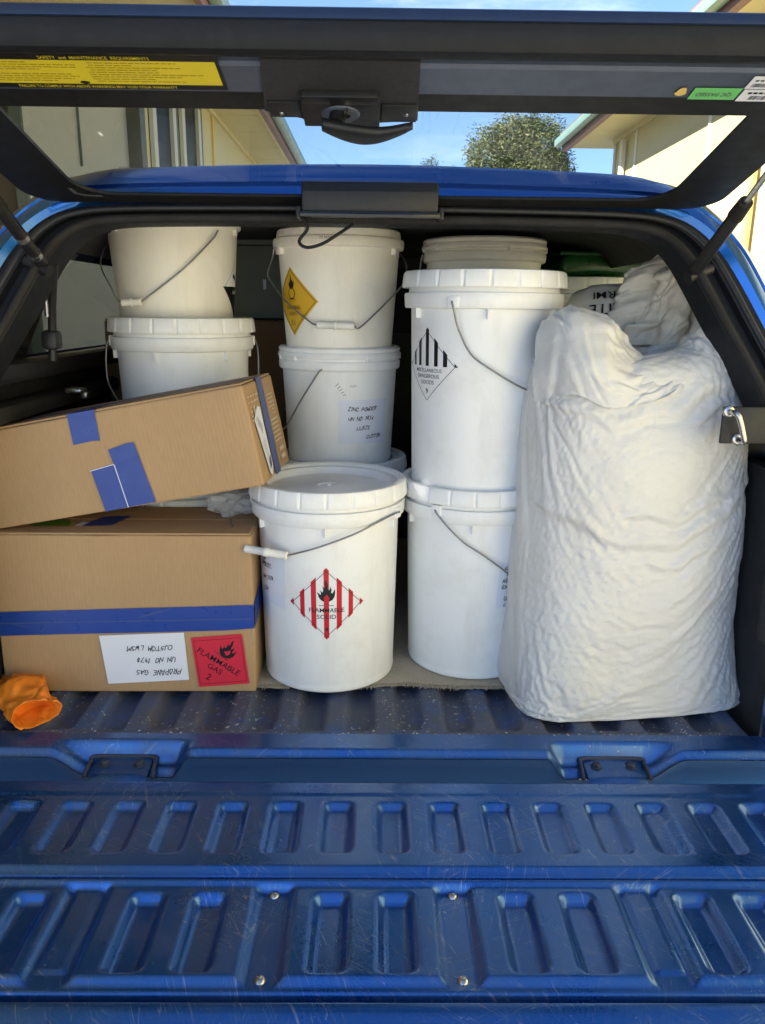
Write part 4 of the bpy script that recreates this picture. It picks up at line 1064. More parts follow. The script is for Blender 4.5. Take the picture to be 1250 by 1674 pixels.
# ------------------------------------------------------------------ boxes
def carton(name, label, size, loc, rot, mat='cardboard', bev=.004):
    T = empty(name, loc, rot, label, 'cardboard box', None)
    w_, d_, h_ = size
    # four walls and two top flaps, each its own sheet; origin at the front left bottom corner
    bm = bmesh.new(); bbox(bm, (0, 0, 0), (w_, d_, h_-.004), bev, 3)
    # subdivide for slight bulge
    bmesh.ops.subdivide_edges(bm, edges=[e for e in bm.edges if e.calc_length() > .05], cuts=14, use_grid_fill=True)
    for v_ in bm.verts:
        q = v_.co; s0 = hash(label) % 7 if False else len(label)
        v_.co = q+Vector((noise.noise(q*9+Vector((s0, 0, 0)))*.0016, noise.noise(q*7+Vector((0, s0, 5)))*.0022*(1 if q.y < d_*.5 else .3), (noise.noise(q*12+Vector((3, s0, 0)))*.0016 if q.z > h_*.5 else 0)))
    o = from_bm('carton_body', bm, mat, T)
    g = .0015
    for a, b in ((.003, d_/2-g), (d_/2+g, d_-.003)): box('top_flap', (.003, a, h_-.0036), (w_-.003, b, h_), mat, T, .001, 1)
    return T
LBW, LBD, LBH = .495, .205, .329
LB = carton('box', 'lower cardboard box with blue tape band, paper note and red flammable gas label', (LBW, LBD, LBH), (-.717, 1.396, .0005), (0, 0, R(.6)))
mf = plane_map((0, 0, 0), (1, 0, 0), (0, 0, 1)); mr = plane_map((LBW, 0, 0), (0, 1, 0), (0, 0, 1)); mt = plane_map((0, 0, LBH), (1, 0, 0), (0, 1, 0))
p = Print(); p.poly([(-.002, .121), (.12, .125), (.25, .128), (.44, .1335), (LBW+.0003, .138), (LBW+.0003, .187), (.40, .1835), (.2, .177), (-.002, .170)], 'tape_blue')
p.line([(0, .147), (.2, .1515), (LBW-.006, .158)], .0014, 'tape_pale', 1)
for q in ([(.27, .160), (.32, .176)], [(.282, .162), (.335, .178)], [(.02, .148), (.06, .139)]): p.line(q, .0012, 'tape_pale', 1)
p.build('tape_band', mf, LB, .03, .0026)
p = Print(); p.poly([(-.0004, .138), (.06, .150), (LBD, .152), (LBD, .201), (.06, .20), (-.0004, .187)], 'tape_blue'); p.build('tape_band', mr, LB, 0, .0022)
D_ = .027
p = Print(); p.poly([(.166, .122), (.331, .129), (.336, .028), (.176, .019)], 'paper')
def upside(lines, cx, cy, h, dy, wd, seed, rot=0):
    for k, (tx, dx) in enumerate(lines): p.hand(tx, h, cx+dx, cy+dy*k, 'ink', wd, math.pi+rot, seed+k)
upside((('PROPANE GAS', 0), ('UN NO 1978', -.010), ('CUSTOM LWSM', -.014)), .322, .051, .0105, .0255, .0014, 60, .03)
p.xform(lambda q: (q[0]+D_, q[1])); p.build('paper_note', mf, LB, 0, .0026)
p = Print(); p.poly([(.344, .118), (.444, .126), (.455, .020), (.355, .012)], 'gas_red')
c0 = Vector((.3995, .069)); ux = Vector((.100, .008)).normalized(); uy = Vector((-.010, .105)).normalized()
def rl_(x, y): return (c0.x+ux.x*x+uy.x*y, c0.y+ux.y*x+uy.y*y)
p.line([rl_(-.046, -.047), rl_(.046, -.047), rl_(.046, .046), rl_(-.046, .046), rl_(-.046, -.047)], .0007, 'print_black', 1)
a = -R(45)+.06
p.text('FLAMMABLE', .0175, *rl_(-.004, -.002), 'print_black', 2, a+.14, 1.02); p.text('GAS', .0165, *rl_(-.0135, -.0165), 'print_black', 2, a+.14, 1.05); p.text('2', .020, *rl_(-.028, -.033), 'print_black', 2, a+.20, 1)
flame(p, *rl_(.0185, .022), .043, 'print_black', 2, a+.16, 1.0)
x, y = rl_(.0155, .016); p.poly([(x-.006, y+.004), (x-.002, y-.006), (x+.006, y-.002), (x+.007, y+.006), (x+.001, y+.003)], 'gas_red', 2.5)
p.line([rl_(-.008, .021), rl_(.014, .0)], .0012, 'print_black', 2)
p.xform(lambda q: (q[0]+D_, q[1])); p.build('hazard_label', mf, LB, 0, .0026)
p = Print(); p.poly([(.06+.075*(1-math.cos(t*math.pi/12))*.5*2*.5+.0, .05+.05*math.sin(t*math.pi/12)) for t in range(13)]+[(.13, .047)], 'sticker_leaf'); p.build('green_sticker', mt, LB, 0, .0007)
p = Print(); p.poly([(.145, .05), (.165, .046), (.166, .075), (.152, .078)], 'paper', 0); p.poly([(.158, .048), (.215, .055), (.235, .125), (.18, .12)], 'tape_blue', 1); p.build('tape_piece', mt, LB, 0, .0007)

UBW, UBD, UBH = .532, .232, .187
UB = carton('box', 'tilted cardboard box with short blue tape strips resting on the lower box', (UBW, UBD, UBH), (-.709, 1.412, .3308), (0, R(-11.0), R(-5)))
UB['group'] = LB['group'] = 'cardboard boxes at the left of the tray'
mf = plane_map((0, 0, 0), (1, 0, 0), (0, 0, 1)); mr = plane_map((UBW, 0, 0), (0, 1, 0), (0, 0, 1)); mt = plane_map((0, 0, UBH), (1, 0, 0), (0, 1, 0))
p = Print(); p.poly([(.2035, UBH+.0005), (.256, UBH+.0005), (.252, .131), (.238, .133), (.2, .1315)], 'tape_blue'); p.build('tape_piece', mf, UB, 0, .0026)
p = Print(); p.poly([(.2035, 0), (.256, 0), (.254, .05), (.206, .05)], 'tape_blue'); p.build('tape_piece', mt, UB, 0, .0012)
p = Print(); p.rect(.0, UBD/2-.02, UBW, UBD/2+.02, 'tape_pale'); p.build('tape_band', mt, UB, 0, .0008)
p = Print(); p.poly([(.262, .112), (.30, .118), (.313, .118), (.326, .003), (.271, .002), (.2665, .075)], 'tape_blue', 1); p.poly([(.2195, .079), (.266, .084), (.2705, .002), (.226, .0005)], 'tape_blue', 0); p.line([(.266, .083), (.2712, .002)], .0016, 'paper', 2); p.line([(.218, .0795), (.266, .0845)], .0012, 'paper', 2); p.build('tape_piece', mf, UB, 0, .0026)
p = Print(); p.rect(UBD/2-.024, -.0005, UBD/2+.020, UBH+.0005, 'tape_pale'); p.build('tape_band', mr, UB, 0, .0022)
p = Print(); p.poly([(.022, .118), (.060, .138), (.080, .134), (.083, .022), (.066, .004), (.052, .012)], 'paper', 1)
for k in range(5): p.line([(.034+.006*k, .112-.006*k), (.044+.005*k, .120-.004*k)], .0022, 'ink', 2)
for k in range(9): p.line([(.045+.001*k, .07-.004*k), (.07, .075-.004*k)], .0006, 'ink_grey', 2)
for k in range(12): p.line([(.061+.0014*k, .018+.0005*k), (.0625+.0014*k, .037+.0005*k)], .0009, 'ink_grey', 2)
p.build('address_label', mr, UB, 0, .0022)
p = Print()
rng = random.Random(9)
for k in range(2):
    x = .008
    while x < .075: p.rect(x, .158-.010*k, x+rng.uniform(.006, .016), .161-.010*k, 'box_print'); x += .02
p.poly([(.040+.006*math.cos(t*.5), .128+.015*math.sin(t*.5)) for t in range(13)], 'box_print'); 
for k in range(4): p.rect(.010+.003*k, .115+.008*k, .022, .118+.008*k, 'box_print')
for k in range(4): p.rect(.150, .148-.008*k, .195, .150-.008*k, 'box_print')
for k in range(2): p.rect(.175, .117-.007*k, .192, .119-.007*k, 'box_print')
for k in range(6): p.rect(.142, .098-.0085*k, .200, .1005-.0085*k, 'box_print')
for k in range(2): p.rect(.165, .034-.016*k, .200, .042-.016*k, 'box_print')
setp(p.build('box_print', mr, UB, 0, .0020), kind='stuff')

# darker cartons and a grey case at the back
K0 = carton('box', 'brown carton on the tray floor at the back, under the taller brown carton', (.50, .34, .36), (-.69, 2.02, .0005), (0, 0, 0), 'carton_dark')
K1 = carton('box', 'brown carton behind the left stack of buckets, carrying the grey case', (.47, .30, .35), (-.69, 2.05, .362), (0, 0, 0), 'carton_dark')
K0['group'] = K1['group'] = 'cartons at the back of the tray'
CG = empty('case', (-.42, 2.10, .7145), (0, 0, R(4)), 'dull grey green case standing on the brown carton behind the left buckets', 'case')
box('case_body', (0, 0, 0), (.20, .22, .185), 'case_grey', CG, .006)
box('case_lid', (-.002, -.002, .186), (.202, .222, .205), 'case_grey', CG, .004)
box('clasp', (.135, -.006, .075), (.143, -.0015, .10), 'paper', CG, .001)
# green tub on the far bucket
GTB = empty('tub', (.585, 2.14, .8265), (0, 0, R(6)), 'shiny dark green plastic tub lying on the far bucket lid', 'tub')
bm = bmesh.new(); bbox(bm, (-.125, -.12, 0), (.115, .14, .055), .018, 4); bmesh.ops.subdivide_edges(bm, edges=bm.edges, cuts=2, use_grid_fill=True)
for v_ in bm.verts: v_.co += Vector((noise.noise(v_.co*14), noise.noise(v_.co*14+Vector((5, 0, 0))), noise.noise(v_.co*11+Vector((0, 9, 0)))*.8))*.008
for v_ in bm.verts: v_.co.z = max(v_.co.z, 0)
from_bm('tub_body', bm, 'green_tub', GTB)
box('tub_rim', (-.135, -.13, .050), (.125, .15, .060), 'green_tub', GTB, .004)
box('tub_label', (.100, -.137, .012), (.128, -.133, .028), 'paper', GTB, .001)

# crumpled clear wrap between the boxes and the bucket
bm = bmesh.new(); bmesh.ops.create_icosphere(bm, subdivisions=3, radius=1)
for v_ in bm.verts:
    d = v_.co.normalized(); k = 1+.30*noise.noise(d*3.1)+.22*noise.noise(d*7)
    v_.co = Vector((d.x*.048, d.y*.035, d.z*.026))*k
    v_.co.z = max(v_.co.z, -.020)
o = from_bm('plastic_wrap', bm, 'clear_film', None, False); o.location = (-.285, 1.55, .350)
setp(o, 'crumpled clear plastic wrap lying on the lower cardboard box beside the flammable solid bucket', 'plastic wrap')
# ------------------------------------------------------------------ sacks
def nz3(x, y, z): return noise.noise((x, y, z))
def ridge(n_, w=.22): return max(0, 1-abs(n_)/w)**1.6
def spline(keys, t):
    ts = [k[0] for k in keys]; n = len(keys[0])-1
    i = max(0, min(len(ts)-2, np.searchsorted(ts, t)-1)); a, b = keys[i], keys[i+1]; f = (t-a[0])/(b[0]-a[0])
    p0 = keys[max(i-1, 0)]; p3 = keys[min(i+2, len(ts)-1)]
    out = []
    for k in range(1, n+1):
        m1 = (b[k]-p0[k])/(b[0]-p0[0])*(b[0]-a[0]); m2 = (p3[k]-a[k])/(p3[0]-a[0])*(b[0]-a[0])
        h = f*f*(3-2*f); out.append((2*f**3-3*f*f+1)*a[k]+(f**3-2*f*f+f)*m1+(-2*f**3+3*f*f)*b[k]+(f**3-f*f)*m2)
    return out
def sack_loft(keys, nl, ns, expo, post):
    P = np.zeros((nl+1, ns, 3))
    for i in range(nl+1):
        t = i/nl*keys[-1][0]; z, a, b, cx, cy = spline(keys, t); e = 2/expo(t)
        for j in range(ns):
            th = 2*math.pi*j/ns; c, s_ = math.sin(th), -math.cos(th)     # th = 0 faces the camera
            P[i, j] = (cx+a*math.copysign(abs(c)**e, c), cy+b*math.copysign(abs(s_)**e, s_), z)
    for i in range(nl+1):
        t = i/nl*keys[-1][0]
        for j in range(ns): P[i, j] = post(t, 2*math.pi*j/ns, Vector(P[i, j]))
    return P
def normals(P):
    du = np.roll(P, -1, 1)-np.roll(P, 1, 1); dv = np.gradient(P, axis=0)
    n_ = np.cross(du, dv); n_ /= np.linalg.norm(n_, axis=2, keepdims=True)+1e-9; return n_
def build_loft(name, P, mat, parent, mod=None):
    nl, ns = P.shape[:2]; V = P.reshape(-1, 3)
    Fc = [(i*ns+j, i*ns+(j+1) % ns, (i+1)*ns+(j+1) % ns, (i+1)*ns+j) for i in range(nl-1) for j in range(ns)]
    Fc += [tuple(range(ns-1, -1, -1)), tuple((nl-1)*ns+j for j in range(ns))]
    return mesh(name, V, Fc, mat, parent)
def seg_dist(px, pz, pts):
    best = (9, 0)
    for (ax, az), (bx, bz) in zip(pts[:-1], pts[1:]):
        dx, dz = bx-ax, bz-az; L2 = dx*dx+dz*dz; t = max(0, min(1, ((px-ax)*dx+(pz-az)*dz)/L2))
        ex, ez = px-ax-t*dx, pz-az-t*dz; d = math.hypot(ex, ez)
        if d < best[0]: best = (d, math.copysign(1, dx*ez-dz*ex))
    return best
FOLDS = [   # polyline in the front plane (x, z), amplitude, width
    ([(-.20, .40), (-.12, .358), (-.03, .335), (.05, .347), (.13, .39), (.20, .44)], .0045, .014),
    ([(-.04, .392), (.03, .386), (.12, .415)], .0045, .012), ([(-.02, .30), (.05, .30), (.11, .325)], .0025, .009),
    ([(-.19, .585), (-.10, .555), (-.02, .565), (.06, .605), (.15, .622)], .004, .014), ([(.06, .56), (.12, .588), (.19, .578)], .003, .010)]
SR_ = R(8); SC = Vector((.500, 1.448, .0))
keys = [(0, .000, .150, .075, .004, .000), (.25, .003, .218, .124, .003, -.008), (.6, .014, .230, .136, .004, -.010), (1.2, .055, .2300, .138, .005, -.008), (2.2, .16, .2260, .138, .004, -.003), (3.4, .29, .2190, .139, .002, 0), (4.6, .42, .2160, .137, .001, 0), (5.6, .53, .2110, .131, .000, .000),
        (6.3, .600, .2030, .122, -.004, .000), (6.8, .642, .192, .110, -.008, .000), (7.1, .658, .183, .096, -.010, .004), (7.4, .660, .172, .078, -.010, .012), (7.8, .650, .150, .055, -.008, .02), (8.4, .645, .100, .03, 0, .02), (9.0, .643, .03, .01, 0, .02)]
def expo(t): return 2.7+2.2*math.exp(-((t-.5)/.9)**2)
def top_post(t, th, p):
    if t > 5.4:
        f = min(1, (t-5.4)/1.5); f = f*f*(3-2*f)
        p = p+Vector((0, 0, (.010*math.sin(th*3+.5)+.012*math.sin(th)+.016*nz3(math.sin(th)*2.4, math.cos(th)*2.4, t*.6))*f))
    return p
def cloth_sack(NL=110, NS_=170, frames=20):
    P = sack_loft(keys, NL, NS_, expo, top_post); NR = normals(P)
    D = np.zeros(P.shape[:2])
    for i in range(NL+1):
        for j in range(NS_):
            x, y, z = P[i, j]; D[i, j] = .011*nz3(x*6, y*6, z*4.5)+.005*nz3(x*13, y*13, z*13)
    B = P+NR*(D*np.clip((np.arange(NL+1)/NL*9-.25)/.9, .12, 1)[:, None])[:, :, None]
    B[:, :, 2] = np.maximum(B[:, :, 2], .0015)
    # the load: a solid the cloth hangs on
    I_ = B-NR*.006
    load = build_loft('load', I_, 'sack', None); load.modifiers.new('c', 'COLLISION'); load.collision.thickness_outer = .002; load.collision.cloth_friction = 6
    rg = np.random.RandomState(3)
    O_ = B+NR*(.004+.0015*rg.rand(NL+1, NS_))[:, :, None]
    cl = build_loft('sack_body', O_, 'sack', None)
    vg = cl.vertex_groups.new(name='pin')
    tt = np.arange(NL+1)/NL*9
    for i in range(NL+1):
        wgt = 1.0 if (tt[i] < .35 or tt[i] > 7.5) else 0
        if wgt: vg.add([i*NS_+j for j in range(NS_)], wgt, 'REPLACE')
    m = cl.modifiers.new('cloth', 'CLOTH'); s = m.settings
    s.quality = 5; s.mass = .12; s.tension_stiffness = 25; s.compression_stiffness = 25; s.shear_stiffness = 8; s.bending_stiffness = .02
    s.tension_damping = 5; s.compression_damping = 5; s.shear_damping = 5; s.air_damping = 3
    s.vertex_group_mass = 'pin'; s.shrink_min = 0
    cl.shape_key_add(name='Basis'); k2 = cl.shape_key_add(name='rest'); V0 = O_.reshape(-1, 3).copy(); V0[:, 2] *= 1.11; V0[:, :2] *= 1.03
    k2.data.foreach_set('co', V0.ravel()); k2.value = 0; s.rest_shape_key = k2
    m.collision_settings.distance_min = .0025; m.collision_settings.collision_quality = 2; m.collision_settings.use_self_collision = False
    m.point_cache.frame_start = 1; m.point_cache.frame_end = frames
    S.frame_start = 1; S.frame_end = frames
    for f in range(1, frames+1): S.frame_set(f)
    dg = bpy.context.evaluated_depsgraph_get(); ev = cl.evaluated_get(dg)
    co = np.zeros(len(cl.data.vertices)*3); ev.data.vertices.foreach_get('co', co)
    cl.modifiers.clear(); S.frame_set(1); cl.shape_key_clear()
    for o_ in (load, cl):
        me_ = o_.data; bpy.data.objects.remove(o_); bpy.data.meshes.remove(me_)
    return co.reshape(NL+1, NS_, 3)
def upsample(G, n, axis, periodic):
    m = G.shape[axis]; t = np.arange(n)/n*m if periodic else np.linspace(0, m-1, n)
    i = np.floor(t).astype(int); f = (t-i); sh = [1]*3; sh[axis] = n; f = f.reshape(sh)
    ix = lambda k: np.take(G, (i+k) % m if periodic else np.clip(i+k, 0, m-1), axis=axis)
    p0, p1, p2, p3 = ix(-1), ix(0), ix(1), ix(2)
    return .5*((2*p1)+(p2-p0)*f+(2*p0-5*p1+4*p2-p3)*f*f+(3*p1-p0-3*p2+p3)*f**3)
NL, NS_ = 320, 420
try:
    P = upsample(upsample(cloth_sack(), NL+1, 0, False), NS_, 1, True); SIM = True
    if not np.isfinite(P).all() or np.abs(P).max() > 2: raise ValueError
except Exception:
    P = sack_loft(keys, NL, NS_, expo, top_post); SIM = False
NR = normals(P)
X, Y, Z = P[:, :, 0], P[:, :, 1], P[:, :, 2]
Dm = np.zeros(X.shape)
for i in range(NL+1):
    for j in range(NS_):
        x, y, z = P[i, j]
        Dm[i, j] = (0 if SIM else .011*nz3(x*6, y*6, z*4.5)+.0045*nz3(x*13, y*13, z*13))+.0007*nz3(x*42, y*42, z*55)+.0007*nz3(x*95, y*95, z*110)
front = 1/(1+np.exp((Y-.02)/.015))
for pts, amp, wd in FOLDS:
    wx = X+.010*np.sin(Z*40+X*25); wz = Z+.006*np.sin(X*55)
    best = np.full(X.shape, 9.); sg = np.ones(X.shape)
    for (ax, az), (bx, bz) in zip(pts[:-1], pts[1:]):
        dx, dz = bx-ax, bz-az; t = np.clip(((wx-ax)*dx+(wz-az)*dz)/(dx*dx+dz*dz), 0, 1); ex, ez = wx-ax-t*dx, wz-az-t*dz
        d = np.hypot(ex, ez); m = d < best; best = np.where(m, d, best); sg = np.where(m, np.sign(dx*ez-dz*ex), sg)
    u = sg*best/wd; Dm += front*amp*(np.exp(-(u-.35)**2*1.3)-.75*np.exp(-(u+.9)**2*1.6))
CA = .32 if SIM else 1.0
# many short creases that follow the pull of the load: draping outward from the bottom corners, level in the middle, steep near the top
def creases(Dm, A, B, box_, count, dirfn, seed, lens=(.02, .085), amps=(.0008, .0028), wds=(.0028, .0065), mask=1):
    rg = random.Random(seed)
    for k in range(count):
        ca, cb = rg.uniform(*box_[0]), rg.uniform(*box_[1]); an = dirfn(ca, cb)+rg.gauss(0, .33); ln = rg.uniform(*lens); am = rg.uniform(*amps); wd = rg.uniform(*wds); bend = rg.gauss(0, 5)
        c, q = math.cos(an), math.sin(an); da, db = A-ca, B-cb
        l = da*c+db*q; s_ = -da*q+db*c+bend*l*l
        m = (np.abs(l) < ln*2.2) & (np.abs(s_) < wd*4)
        u = s_[m]/(wd*(1+.8*(l[m]/ln))+1e-4*0+wd*.3)
        Dm[m] += (mask[m] if isinstance(mask, np.ndarray) else 1)*am*np.exp(-(l[m]/ln)**2*1.6)*(np.exp(-(u-.3)**2*1.5)-.7*np.exp(-(u+.8)**2*1.8))
def sdir(x, z):
    if z < .22: return -.55*(1 if x < 0 else -.9)*min(1, abs(x)/.12)+.1
    if z < .46: return .12+(.45 if x > .05 else -.25)*min(1, abs(x)/.15)
    return .25*math.sin(x*14)+(.2 if x > 0 else -.3)
creases(Dm, X, Z, ((-.21, .21), (.02, .63)), 260, sdir, 4, (.015, .09), (.0005*CA, .0021*CA), (.003, .008), front)
creases(Dm, X, Z, ((-.21, .21), (.34, .64)), 40, lambda x, z: 1.5, 14, (.02, .09), (.0003*CA, .0009*CA), (.002, .004), front)
creases(Dm, X, Z, ((-.21, -.06), (.04, .34)), 60, lambda x, z: -.5, 24, (.03, .10), (.0007*CA, .0020*CA), (.003, .006), front)
creases(Dm, X, Z, ((-.2, .2), (.55, .66)), 40, lambda x, z: .9*math.sin(x*25), 34, (.02, .06), (.001*CA, .003*CA), (.004, .009), front)
up_ = np.clip((np.arange(NL+1)/NL*9.0-.25)/.9, 0.12, 1)[:, None]
Q = P+NR*(Dm*up_)[:, :, None]
Q[:, :, 2] = np.maximum(Q[:, :, 2], .0008)
SK = empty('sack', (SC.x, SC.y, .0005), (0, 0, SR_), 'big full white woven sack with open crumpled mouth at the right end of the tray', 'sack', 'woven sacks')
build_loft('sack_body', Q, 'sack', SK)
# slack collar of cloth folded over inside the mouth
def sheet(name, ctrl, nu, nv, disp, mat, parent, ncr=0, seed=1, thick=.0012):
    """Catmull-Rom patch through a grid of control points, creased, with real cloth thickness"""
    rows = [smoothpath(r, nu) for r in ctrl]; cols = list(zip(*rows)); G = [smoothpath(c, nv) for c in cols]
    A = np.array([[tuple(p) for p in c] for c in G]).transpose(1, 0, 2)
    du = np.gradient(A, axis=1); dv = np.gradient(A, axis=0); n_ = np.cross(du, dv); n_ /= np.linalg.norm(n_, axis=2, keepdims=True)+1e-9
    h, w_ = A.shape[:2]; D = np.array([[disp(*A[i, j]) for j in range(w_)] for i in range(h)])
    if ncr:
        rg = random.Random(seed); a0 = rg.uniform(0, 3)
        sx = np.linalg.norm(A[h//2, -1]-A[h//2, 0]); sz = np.linalg.norm(A[-1, w_//2]-A[0, w_//2])
        UU, VV = np.meshgrid(np.linspace(0, sx, w_), np.linspace(0, sz, h))
        creases(D, UU, VV, ((0, sx), (0, sz)), ncr, lambda x, z: a0+x*9+z*6, seed, (.015, .06), (.0008, .0038), (.0022, .006))
    B = A+n_*D[:, :, None]; C2_ = B-n_*thick
    Fc = [(i*w_+j, i*w_+j+1, (i+1)*w_+j+1, (i+1)*w_+j) for i in range(h-1) for j in range(w_-1)]; o_ = h*w_
    Fc += [tuple(o_+k for k in reversed(q)) for q in Fc]
    rim = [j for j in range(w_)]+[i*w_+w_-1 for i in range(1, h)]+[(h-1)*w_+j for j in range(w_-2, -1, -1)]+[i*w_ for i in range(h-2, 0, -1)]
    Fc += [(a, a+o_, b+o_, b) for a, b in zip(rim, rim[1:]+rim[:1])]
    return mesh(name, np.concatenate([B.reshape(-1, 3), C2_.reshape(-1, 3)]), Fc, mat, parent, True, None, 60)
def crease(x, y, z): return .006*nz3(x*18, y*18, z*18)+.0011*nz3(x*60, y*60, z*60)
# left flap: stands up from the left corner and rolls over toward the middle
fl = [[(-.214, -.040, .585), (-.165, -.100, .605), (-.110, -.122, .585), (-.050, -.128, .592), (.02, -.125, .610)],
      [(-.214, -.030, .650), (-.172, -.092, .668), (-.118, -.122, .630), (-.052, -.120, .618), (.03, -.112, .630)],
      [(-.206, -.010, .705), (-.168, -.060, .728), (-.110, -.096, .690), (-.045, -.092, .645), (.035, -.088, .642)],
      [(-.182, .022, .722), (-.142, -.012, .752), (-.085, -.048, .728), (-.025, -.055, .668), (.04, -.055, .652)],
      [(-.155, .060, .700), (-.112, .030, .722), (-.065, -.005, .705), (-.008, -.015, .660), (.05, -.015, .650)],
      [(-.14, .085, .64), (-.10, .05, .66), (-.05, .02, .65), (0, .005, .63), (.05, 0, .63)]]
sheet('sack_flap', fl, 22, 18, crease, 'sack', SK, 60, 11)
fr_ = [[(.03, -.105, .615), (.075, -.112, .628), (.118, -.105, .635), (.160, -.082, .632), (.200, -.035, .605)],
       [(.03, -.078, .640), (.065, -.090, .662), (.108, -.090, .690), (.152, -.066, .690), (.192, -.022, .650)],
       [(.03, -.045, .648), (.058, -.055, .685), (.100, -.055, .735), (.145, -.035, .742), (.178, .005, .685)],
       [(.03, -.010, .642), (.060, -.012, .675), (.105, -.005, .735), (.140, .012, .736), (.166, .04, .685)],
       [(.03, .03, .63), (.07, .035, .645), (.107, .04, .68), (.13, .05, .685), (.15, .07, .65)]]
sheet('sack_flap', fr_, 20, 18, crease, 'sack', SK, 50, 8)
# loose rear lip between the two flaps
fb = [[(-.05, .02, .635), (.00, .03, .640), (.05, .03, .640), (.10, .04, .640)], [(-.055, .035, .690), (.0, .05, .668), (.05, .05, .668), (.10, .055, .690)], [(-.06, .06, .700), (.0, .075, .672), (.05, .075, .675), (.10, .075, .695)]]
sheet('sack_flap', fb, 16, 14, crease, 'sack', SK, 30, 5)

# second sack behind, printed and tied off at the neck
S2 = empty('sack', (.535, 1.68, .0005), (0, 0, R(-6)), 'dusty woven sack with black upside down lettering and gathered neck behind the big sack', 'sack', 'woven sacks')
k2 = [(0, 0, .10, .05, 0, 0), (.3, .006, .15, .085, 0, 0), (1, .06, .165, .095, 0, 0), (3, .35, .165, .095, 0, 0), (4.5, .62, .160, .092, 0, -.005), (5.2, .71, .145, .080, 0, -.01), (5.8, .755, .118, .060, .012, -.018), (6.2, .770, .085, .045, .03, -.03), (6.5, .778, .04, .02, .04, -.03)]
P = sack_loft(k2, 120, 160, lambda t: 2.6, lambda t, th, p: p)
NR = normals(P); Q = P.copy()
for i in range(P.shape[0]):
    for j in range(P.shape[1]):
        x, y, z = P[i, j]; Q[i, j] = P[i, j]+NR[i, j]*(.010*nz3(x*8, y*8, z*7)+.004*ridge(nz3(x*16, y*12, z*18), .2))
Q[:, :, 2] = np.maximum(Q[:, :, 2], .0008)
build_loft('sack_body', Q, 'sack_old', S2)
# printed front shoulder panel
pc = [(-.150, -.100, .655), (.03, -.110, .655)]
ctrl = [[(-.158, -.098, .62), (-.09, -.113, .62), (-.01, -.116, .62), (.07, -.112, .62)], [(-.152, -.094, .69), (-.09, -.110, .695), (-.01, -.112, .69), (.07, -.105, .69)],
        [(-.135, -.074, .745), (-.08, -.088, .752), (-.01, -.088, .752), (.06, -.08, .755)], [(-.115, -.040, .775), (-.07, -.045, .790), (0, -.045, .79), (.05, -.04, .79)], [(-.09, .0, .78), (-.06, 0, .795), (0, 0, .80), (.05, 0, .80)]]
sheet('sack_shoulder', ctrl, 12, 12, lambda x, y, z: .004*nz3(x*16, y*16, z*16), 'sack_old', S2, 18, 6)
p = Print(); A = .12
p.text('VERMI', .030, -.045, .068, 'print_black', 1, math.pi+.10, 1.05); p.text('CULITE', .036, -.030, .033, 'print_black', 1, math.pi+.10, 1.05); p.text('100 L', .030, .010, -.002, 'print_black', 1, math.pi+.10, 1.05); p.text('BAG', .034, .045, -.034, 'print_black', 1, math.pi+.1, 1.1)
rows = [smoothpath(r, 12) for r in ctrl]; cols = list(zip(*rows)); G = np.array([[tuple(q) for q in smoothpath(c, 12)] for c in cols])   # [u][v]
arc = [0]
mid = G[G.shape[0]//2]
for a_, b_ in zip(mid[:-1], mid[1:]): arc.append(arc[-1]+float(np.linalg.norm(b_-a_)))
def sh_map(u, v, d):
    fu = (u+.158)/.225*(G.shape[0]-1); fu = max(0, min(G.shape[0]-1.001, fu)); vv = max(0, min(arc[-1]-1e-4, v+.10))
    k = np.searchsorted(arc, vv)-1; k = max(0, k); fv = k+(vv-arc[k])/(arc[k+1]-arc[k]); fv = min(fv, G.shape[1]-1.001)
    i, j = int(fu), int(fv); a_, b_ = fu-i, fv-j
    q = G[i, j]*(1-a_)*(1-b_)+G[i+1, j]*a_*(1-b_)+G[i, j+1]*(1-a_)*b_+G[i+1, j+1]*a_*b_
    n_ = Vector((0, -1, .55)).normalized(); return Vector(q)+n_*(.0045+d)
p.build('lettering', sh_map, S2, .006)
# gathered neck: pleated, flared bunch leaning to the right
P = np.zeros((61, 220, 3))
for i in range(61):
    t = i/60
    c = Vector((.046+.070*t**.8, -.095+.02*t, .680+.170*t)); rad_ = .082-.035*math.sin(math.pi*min(1, t*1.15))*.35+.012*t
    if t > .82: rad_ *= 1-.75*((t-.82)/.18)**1.5
    for j in range(220):
        th = 2*math.pi*j/220
        pl = .030*(abs(math.sin(th*2.5+2.2*t+.6))-.5)*(.5+.6*t)+.012*math.sin(th*4+3*t)+.011*math.sin(th*9+2*t+1)+.016*nz3(math.sin(th)*1.7, math.cos(th)*1.7, t*1.7)+.006*nz3(math.sin(th)*6, math.cos(th)*6, t*5)
        tip = .030*nz3(math.sin(th)*1.6+7, math.cos(th)*1.6, 0)*t+.018*math.sin(th*2+.8)*t
        r_ = rad_+pl; q = c+Vector((math.sin(th)*r_*1.05, -math.cos(th)*r_*.62, tip))
        x, y, z = q; P[i, j] = q
NR = normals(P); Q = P.copy()
UU, VV = np.meshgrid(np.arange(220)/220*.42, np.linspace(0, .17, 61)); DN = np.zeros(UU.shape)
creases(DN, UU, VV, ((0, .42), (0, .17)), 110, lambda x, z: 1.35+.5*math.sin(x*30), 77, (.02, .09), (.002, .008), (.004, .010))
for i in range(61):
    for j in range(220):
        x, y, z = P[i, j]; Q[i, j] = P[i, j]+NR[i, j]*(DN[i, j]+.005*ridge(nz3(x*18, y*18, z*10), .2)+.005*nz3(x*30, y*30, z*22)+.0015*nz3(x*60, y*60, z*60))
build_loft('sack_neck', Q, 'sack_old', S2)

